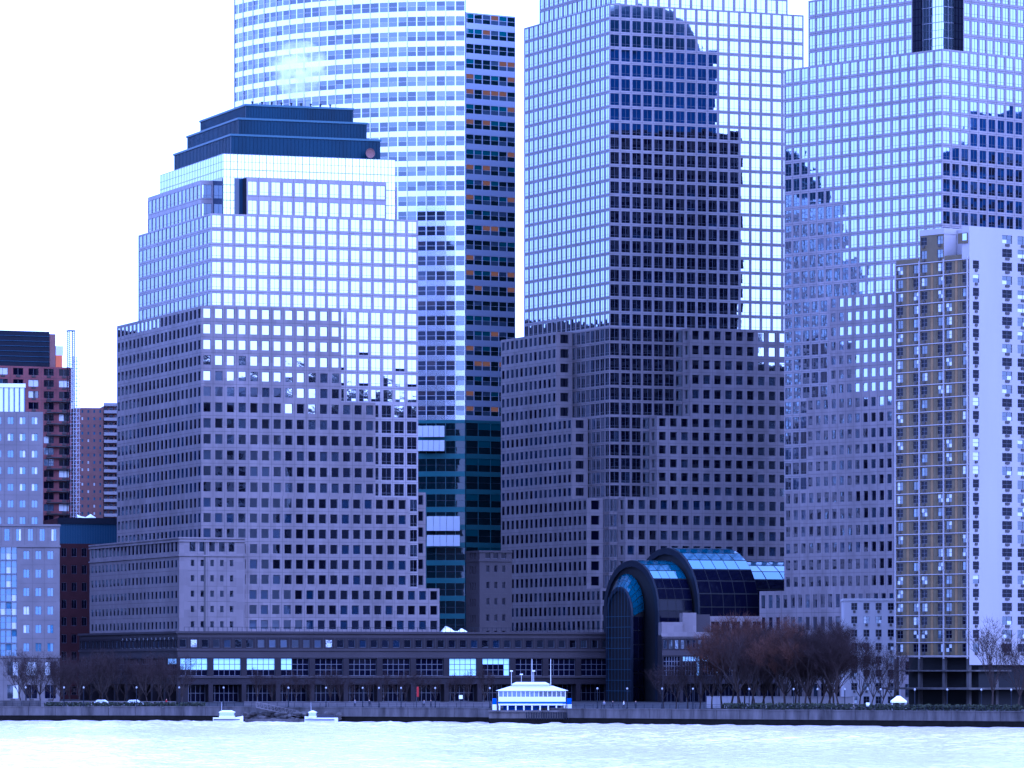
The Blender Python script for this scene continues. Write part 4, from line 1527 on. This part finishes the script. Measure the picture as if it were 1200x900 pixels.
b.box(x0, x1, y0, y1, z_e - .14, z_e, 'white')
b.box(x0 + .3, x1 - .3, y0 + .3, y1 - .3, z_w, z_e - .14, 'black')
b.obj('wall', fh)
n = 15
for i in range(n + 1):
    xx = x0 + (x1 - x0 - .16) * i / n
    b = MB()
    b.box(xx, xx + .16, y0, y0 + .12, z_w, z_e - .14, 'white')
    b.obj('mullion', fh)
for i in range(n):
    xa, xb_ = x0 + .16 + (x1 - x0 - .16) * i / n, x0 + (x1 - x0 - .16) * (i + 1) / n
    b = MB()
    b.quad((xa, y0 + .06, z_w), (xb_, y0 + .06, z_w), (xb_, y0 + .06, z_e - .14), (xa, y0 + .06, z_e - .14), 'glass_apt_b' if i < 9 else 'glass_apt')
    b.obj('window', fh)
for i in range(9):
    xx = x0 + .1 + (x1 - x0 - .5) * i / 8
    b = MB()
    b.box(xx, xx + .28, y0 + .05, y0 + .35, zf, z_l, 'white')
    b.obj('post', fh)
b = MB()
b.box(x0 + 1, x1 - 1, y0 + 2.5, y1, zf, z_l, 'blue_paint')
b.obj('lower_cabin', fh)


def hip(b, xa, xb_, ya, yb, z0, z1, ins, m):
    P = [Vector((xa, ya, z0)), Vector((xb_, ya, z0)), Vector((xb_, yb, z0)), Vector((xa, yb, z0))]
    Q_ = [Vector((xa + ins, ya + min(ins, (yb - ya) * .45), z1)), Vector((xb_ - ins, ya + min(ins, (yb - ya) * .45), z1)), Vector((xb_ - ins, yb - min(ins, (yb - ya) * .45), z1)), Vector((xa + ins, yb - min(ins, (yb - ya) * .45), z1))]
    for i in range(4):
        j = (i + 1) % 4
        b.quad(P[i], P[j], Q_[j], Q_[i], m)
    b.quad(*Q_, m)
    b.quad(P[3], P[2], P[1], P[0], m)


b = MB()
hip(b, x0 - .5, x1 + .5, y0 - .5, y1 + .5, z_e + .01, z_e + 1.0, 3.2, 'white')
rf = b.obj('roof', fh)
b = MB()
b.box(fx(600), fx(644), y0 + 2.0, y1 - 2.0, z_e + .6, z_e + 1.25, 'white')
hip(b, fx(599), fx(645), y0 + 1.6, y1 - 1.6, z_e + 1.26, z_e + 1.75, 1.0, 'white')
b.obj('clerestory', fh)
for (xm, yt, r_) in ((623.5, 772, .07), (645.5, 772, .07), (599.3, 787, .05), (611, 791, .04), (625.5, 787, .05)):
    b = MB()
    b.tube((fx(xm), y0 + 3, z_e + .9), (fx(xm), y0 + 3, pz(yt, FD)), r_, r_ * .7, 'white', 6)
    if r_ < .06:
        b.box(fx(xm) - .3, fx(xm) + .3, y0 + 2.9, y0 + 3.1, pz(yt, FD), pz(yt, FD) + .25, 'white')
    b.obj('mast', fh)
for (xa, xb_) in ((577, 582), (664, 670)):
    b = MB()
    b.box(fx(xa), fx(xb_), y0 + .5, y1 - 1, zf, zf + 1.2, 'white')
    b.box(fx(xa) + .05, fx(xb_) - .05, y0 + .6, y1 - 1, zf + 1.22, zf + 2.4, 'blue_paint')
    b.obj('ticket_booth', fh)


# ------------------------------------------------------------------ boats
def hull(b, x0, x1, yc, beam, z0, z1, m, bow=1):
    """hull with pointed bow at the x1 side when bow=1"""
    N = 9
    secs = []
    for i in range(N):
        t = i / (N - 1)
        s = t if bow > 0 else 1 - t
        wd = beam / 2 * (1 - max(0, (s - .45) / .55) ** 2.2)
        zz = z1 + .35 * max(0, (s - .5) / .5) ** 2
        x = x0 + (x1 - x0) * t
        secs.append([Vector((x, yc - wd, zz)), Vector((x, yc - wd * .75, z0)), Vector((x, yc + wd * .75, z0)), Vector((x, yc + wd, zz))])
    for a, c in zip(secs, secs[1:]):
        for k in range(3):
            b.quad(a[k + 1], c[k + 1], c[k], a[k], m)
        b.quad(a[0], c[0], c[3], a[3], m)
    b.quad(*reversed(secs[0]), m)
    b.quad(*secs[-1], m)


def boat(xa, xb_, D, label, bow, cab):
    X0, X1 = px(xa, D), px(xb_, D)
    root = empty('motor_boat', ((X0 + X1) / 2, D, 0), label, 'boat', None)
    b = MB(); hull(b, X0, X1, D, 2.6, -.3, 1.0, 'white', bow); b.obj('hull', root)
    b = MB()
    b.box(X0 + (X1 - X0) * .02, X1 - (X1 - X0) * .1, D - 1.335, D - 1.30, .45, .65, 'black'); b.obj('stripe', root)
    L = X1 - X0
    c0, c1 = X0 + L * cab[0], X0 + L * cab[1]
    b = MB()
    b.box(c0, c1, D - 1.0, D + 1.0, 1.0, 1.35, 'white')
    b.box(c0, c1, D - 1.0, D + 1.0, 1.95, 2.1, 'white')
    hip(b, c0 - .15, c1 + .15, D - 1.1, D + 1.1, 2.11, 2.5, .8, 'white')
    b.obj('cabin', root)
    b = MB()
    b.box(c0 + .08, c1 - .08, D - .95, D + .95, 1.35, 1.95, 'glass_mid'); b.obj('window', root)
    b = MB()
    b.tube((c0 + .5, D, 2.5), (c0 + .5, D, 4.2), .04, .02, 'frame_pale', 5); b.obj('mast', root)


boat(250, 285, 1040, 'low white cabin cruiser moored by the seawall', 1, (.2, .72))
boat(357, 396, 1036, 'white motor boat with dark cover moored by the stone breakwater', -1, (.12, .36))
b = MB()
D = 1036
b.box(px(372, D), px(392, D), D - .9, D + .9, 1.05, 1.6, 'cloth_dark')
tag(b.obj('boat_cover'), 'dark canvas cover lying over the stern of the white motor boat', 'boat cover')

gw = empty('gangway', (px(320, 1045), 1045, 0), 'pale metal gangway sloping down to a floating pontoon', 'gangway')
b = MB()
a, c = Vector((px(300, 1048), 1048, 3.0)), Vector((px(352, 1046), 1046, 1.0))
u = (c - a)
b.obox(a, u, Vector((0, 1.6, 0)), Vector((0, 0, .15)), 'stone_grey')
b.obj('deck', gw)
for yy in (0, 1.6):
    b = MB()
    for i in range(13):
        p_ = a + u * (i / 12) + Vector((0, yy, .1))
        b.tube(p_, p_ + Vector((0, 0, 1.1)), .04, .04, 'stone_grey', 4)
        if i < 12:
            p2 = a + u * ((i + 1) / 12) + Vector((0, yy, .1))
            b.tube(p_ + Vector((0, 0, 1.1)), p2 + Vector((0, 0, 1.1)), .05, .05, 'stone_grey', 4)
            b.tube(p_, p2 + Vector((0, 0, 1.1)), .04, .04, 'stone_grey', 4)
    b.obj('truss', gw)
pt_ = empty('floating_pontoon', (px(320, 1040), 1040, 0), 'flat floating pontoon between the two moored boats', 'pontoon')
for i in range(6):
    xa = 287 + i * 11.6
    b = MB()
    b.box(px(xa, 1042), px(xa + 11.4, 1042), 1041, 1045.5, -.2, .65, 'concrete')
    b.obj('deck', pt_)
# stone breakwater
R = random.Random(5)
bw = empty('stone_breakwater', (px(330, 1050), 1050, 0), 'heap of rough stones at the foot of the seawall behind the gangway', 'breakwater')
for i in range(46):
    x = R.uniform(286, 400)
    p_ = shore_at(x, R.uniform(-3.2, -.4))
    b = MB()
    s = R.uniform(.5, 1.0)
    prof = [(0, -.5 * s), (s * .8, -.3 * s), (s, .1 * s), (s * .7, .5 * s), (0, .62 * s)]
    b.lathe((p_.x, p_.y, .5 + R.uniform(-.2, 1.3)), prof, 'concrete', 6, R.uniform(.8, 1.4), R.uniform(.7, 1.1))
    b.obj('stone', bw)


# ------------------------------------------------------------------ cars, tent, signs, people
def car(x, back, label, m):
    p_ = shore_at(x, back)
    root = empty('parked_car', p_, label, 'car', None)
    z = p_.z
    X, Y = p_.x, p_.y
    prof = [(-2.1, .35), (-2.15, .8), (-1.5, .95), (-.9, 1.45), (.7, 1.48), (1.45, 1.0), (2.1, .88), (2.2, .4)]
    b = MB()
    f = [(X + a, Y - .85, z + h) for a, h in prof]; g = [(X + a, Y + .85, z + h) for a, h in prof]
    b.poly(list(reversed(f)), m); b.poly(g, m)
    for i in range(len(prof)):
        j = (i + 1) % len(prof)
        b.quad(f[i], f[j], g[j], g[i], m)
    b.obj('body', root)
    for (a0, a1) in ((-1.05, -.15), (-.05, .9)):
        b = MB()
        b.poly([(X + a0, Y - .87, z + .98), (X + a1, Y - .87, z + .98), (X + a1 * .8, Y - .87, z + 1.38), (X + a0 * .78, Y - .87, z + 1.38)], 'glass_dark')
        b.obj('window', root)
    for a in (-1.3, 1.35):
        for yy in (-.9, .68):
            b = MB()
            b.tube((X + a, Y + yy, z + .33), (X + a, Y + yy + .22, z + .33), .33, .33, 'tyre', 12, True)
            b.obj('wheel', root)


car(119, 17, 'white car parked by the stone wall beneath the bare north trees', 'white')
car(157, 17, 'pale grey car parked along the stone wall beyond the white car', 'louvre')

tn = empty('canopy_tent', shore_at(1053, 9), 'small white canopy tent on the esplanade by the apartment tower', 'tent')
c = shore_at(1053, 9)
b = MB()
hip(b, c.x - 1.5, c.x + 1.5, c.y - 1.5, c.y + 1.5, c.z + 1.9, c.z + 2.9, 1.2, 'sheet_white')
b.box(c.x - 1.5, c.x + 1.5, c.y - 1.5, c.y + 1.5, c.z + 1.6, c.z + 1.89, 'sheet_white')
b.obj('canopy', tn)
for dx in (-1.4, 1.3):
    for dy in (-1.4, 1.3):
        b = MB(); b.box(c.x + dx, c.x + dx + .1, c.y + dy, c.y + dy + .1, c.z, c.z + 1.6, 'white'); b.obj('leg', tn)

bn = empty('banner_pole', shore_at(488, 20), 'red banner hanging from a dark pole on the esplanade', 'banner')
c = shore_at(488, 20)
b = MB(); b.tube(c, c + Vector((0, 0, 4.6)), .07, .05, 'metal_dark', 6); b.obj('pole', bn)
b = MB(); b.box(c.x + .06, c.x + .5, c.y - .02, c.y + .02, c.z + 2.3, c.z + 4.4, 'red_cloth'); b.obj('banner', bn)
for (x, bk, w, h, zc_, lab) in ((540, 30, .8, .8, 1.8, 'small white square sign on a post by the podium arcade'), (1017, 6, .7, .7, .9, 'small white board on a short post under the grove')):
    c = shore_at(x, bk)
    sg = empty('sign_post', c, lab, 'sign')
    b = MB(); b.tube(c, c + Vector((0, 0, zc_ + h)), .05, .05, 'metal_dark', 6); b.obj('post', sg)
    b = MB(); b.box(c.x - w / 2, c.x + w / 2, c.y - .12, c.y - .07, c.z + zc_, c.z + zc_ + h, 'sheet_white'); b.obj('board', sg)


def person_mesh(walk):
    me = bpy.data.meshes.new('person')
    s = .26 if walk else .05
    V_ = [(0, 0, .98, .15), (0, 0, 1.2, .16), (0, 0, 1.42, .15), (0, 0, 1.52, .06), (0, 0, 1.60, .085), (0, -.02, 1.70, .09),
          (-.1, 0, .92, .1), (-.11, -s * .6, .5, .07), (-.11, -s * .3, .06, .05), (-.11, -s * .3 - .16, .04, .04),
          (.1, 0, .92, .1), (.11, s * .5, .5, .07), (.11, s, .08, .05), (.11, s - .15, .04, .04),
          (-.2, 0, 1.4, .07), (-.25, s * .4, 1.12, .05), (-.25, s * .3 - .06, .86, .04), (-.25, s * .3 - .1, .76, .045),
          (.2, 0, 1.4, .07), (.25, -s * .4, 1.12, .05), (.25, -s * .4 - .08, .86, .04), (.25, -s * .4 - .12, .76, .045)]
    E_ = [(0, 1), (1, 2), (2, 3), (3, 4), (4, 5), (0, 6), (6, 7), (7, 8), (8, 9), (0, 10), (10, 11), (11, 12), (12, 13), (2, 14), (14, 15), (15, 16), (16, 17), (2, 18), (18, 19), (19, 20), (20, 21)]
    me.from_pydata([v[:3] for v in V_], E_, [])
    o = bpy.data.objects.new('person', me)
    COL.objects.link(o)
    md = o.modifiers.new('skin', 'SKIN')
    for i, v in enumerate(V_):
        me.skin_vertices[0].data[i].radius = (v[3], v[3])
    me.skin_vertices[0].data[0].use_root = True
    o.modifiers.new('sub', 'SUBSURF').levels = 1
    dg = bpy.context.evaluated_depsgraph_get()
    out = bpy.data.meshes.new_from_object(o.evaluated_get(dg))
    bpy.data.objects.remove(o)
    return out


PM = [person_mesh(True), person_mesh(False)]


def person(x, back, top, walk, rot, label):
    me = PM[0 if walk else 1].copy()
    me.materials.clear()
    for nm in (top, 'cloth_dark', 'skin'):
        me.materials.append(MATS[nm])
    for f in me.polygons:
        z = f.center.z
        f.material_index = 1 if z < .92 or z > 1.66 else (2 if z > 1.5 else 0)
    o = bpy.data.objects.new('person', me)
    o.location = shore_at(x, back)
    o.rotation_euler = (0, 0, rot)
    COL.objects.link(o)
    tag(o, label, 'person', 'people on the esplanade')


person(195, 12, 'red_cloth', True, 1.4, 'person in red jacket walking along the esplanade before the north trees')
for x, t, w, r_ in ((416, 'cloth_grey', True, 1.5), (433, 'cloth_dark', False, 0), (497, 'cloth_grey', True, -1.5), (505, 'cloth_dark', True, -1.4)):
    person(x, 6, t, w, r_, 'person in dark clothes on the esplanade before the podium')
for x, t, w, r_ in ((708, 'cloth_grey', False, .3), (718, 'cloth_dark', True, 1.5), (731, 'white', True, -1.5), (745, 'cloth_dark', False, 0)):
    person(x, 6, t, w, r_, 'person standing by the foot of the dark glass hall' if not w else 'person walking past the foot of the dark glass hall')


# ------------------------------------------------------------------ steam rising from the stepped roof
def steam():
    m = bpy.data.materials.new('steam')
    m.use_nodes = True
    nt = m.node_tree
    nt.nodes.clear()
    out = nt.nodes.new('ShaderNodeOutputMaterial')
    pv = nt.nodes.new('ShaderNodeVolumePrincipled')
    pv.inputs['Color'].default_value = (.95, .95, .95, 1)
    g = nt.nodes.new('ShaderNodeNewGeometry')
    n = nt.nodes.new('ShaderNodeTexNoise')
    n.inputs['Scale'].default_value = .28
    n.inputs['Detail'].default_value = 4
    mr = nt.nodes.new('ShaderNodeMapRange')
    mr.inputs[1].default_value = .42
    mr.inputs[2].default_value = .68
    mr.inputs[4].default_value = 1.0
    tc = nt.nodes.new('ShaderNodeTexCoord')
    mpp = nt.nodes.new('ShaderNodeMapping')
    mpp.inputs['Location'].default_value = (-1.0, -1.0, -.85)
    mpp.inputs['Scale'].default_value = (2.0, 2.0, 1.7)
    gr = nt.nodes.new('ShaderNodeTexGradient')
    gr.gradient_type = 'SPHERICAL'
    mu = nt.nodes.new('ShaderNodeMath')
    mu.operation = 'MULTIPLY'
    nt.links.new(tc.outputs['Generated'], mpp.inputs[0])
    nt.links.new(mpp.outputs[0], gr.inputs[0])
    nt.links.new(gr.outputs['Fac'], mu.inputs[1])
    nt.links.new(g.outputs['Position'], n.inputs['Vector'])
    nt.links.new(n.outputs['Fac'], mr.inputs[0])
    nt.links.new(mr.outputs[0], mu.inputs[0])
    nt.links.new(mu.outputs[0], pv.inputs['Density'])
    nt.links.new(pv.outputs[0], out.inputs['Volume'])
    MATS['steam'] = m
    b = MB()
    c = Vector((px(350, 1268), 1268, 156.5))
    b.lathe(c, [(0.02, 0), (2.5, .6), (4.0, 3), (5.6, 6.5), (6.5, 10), (5.5, 13.5), (2.5, 15.5), (0.02, 16)], 'steam', 14, 1.25, .8)
    o = b.obj('steam')
    tag(o, 'white steam drifting up from the dark stepped roof', 'steam', kind='stuff')


steam()
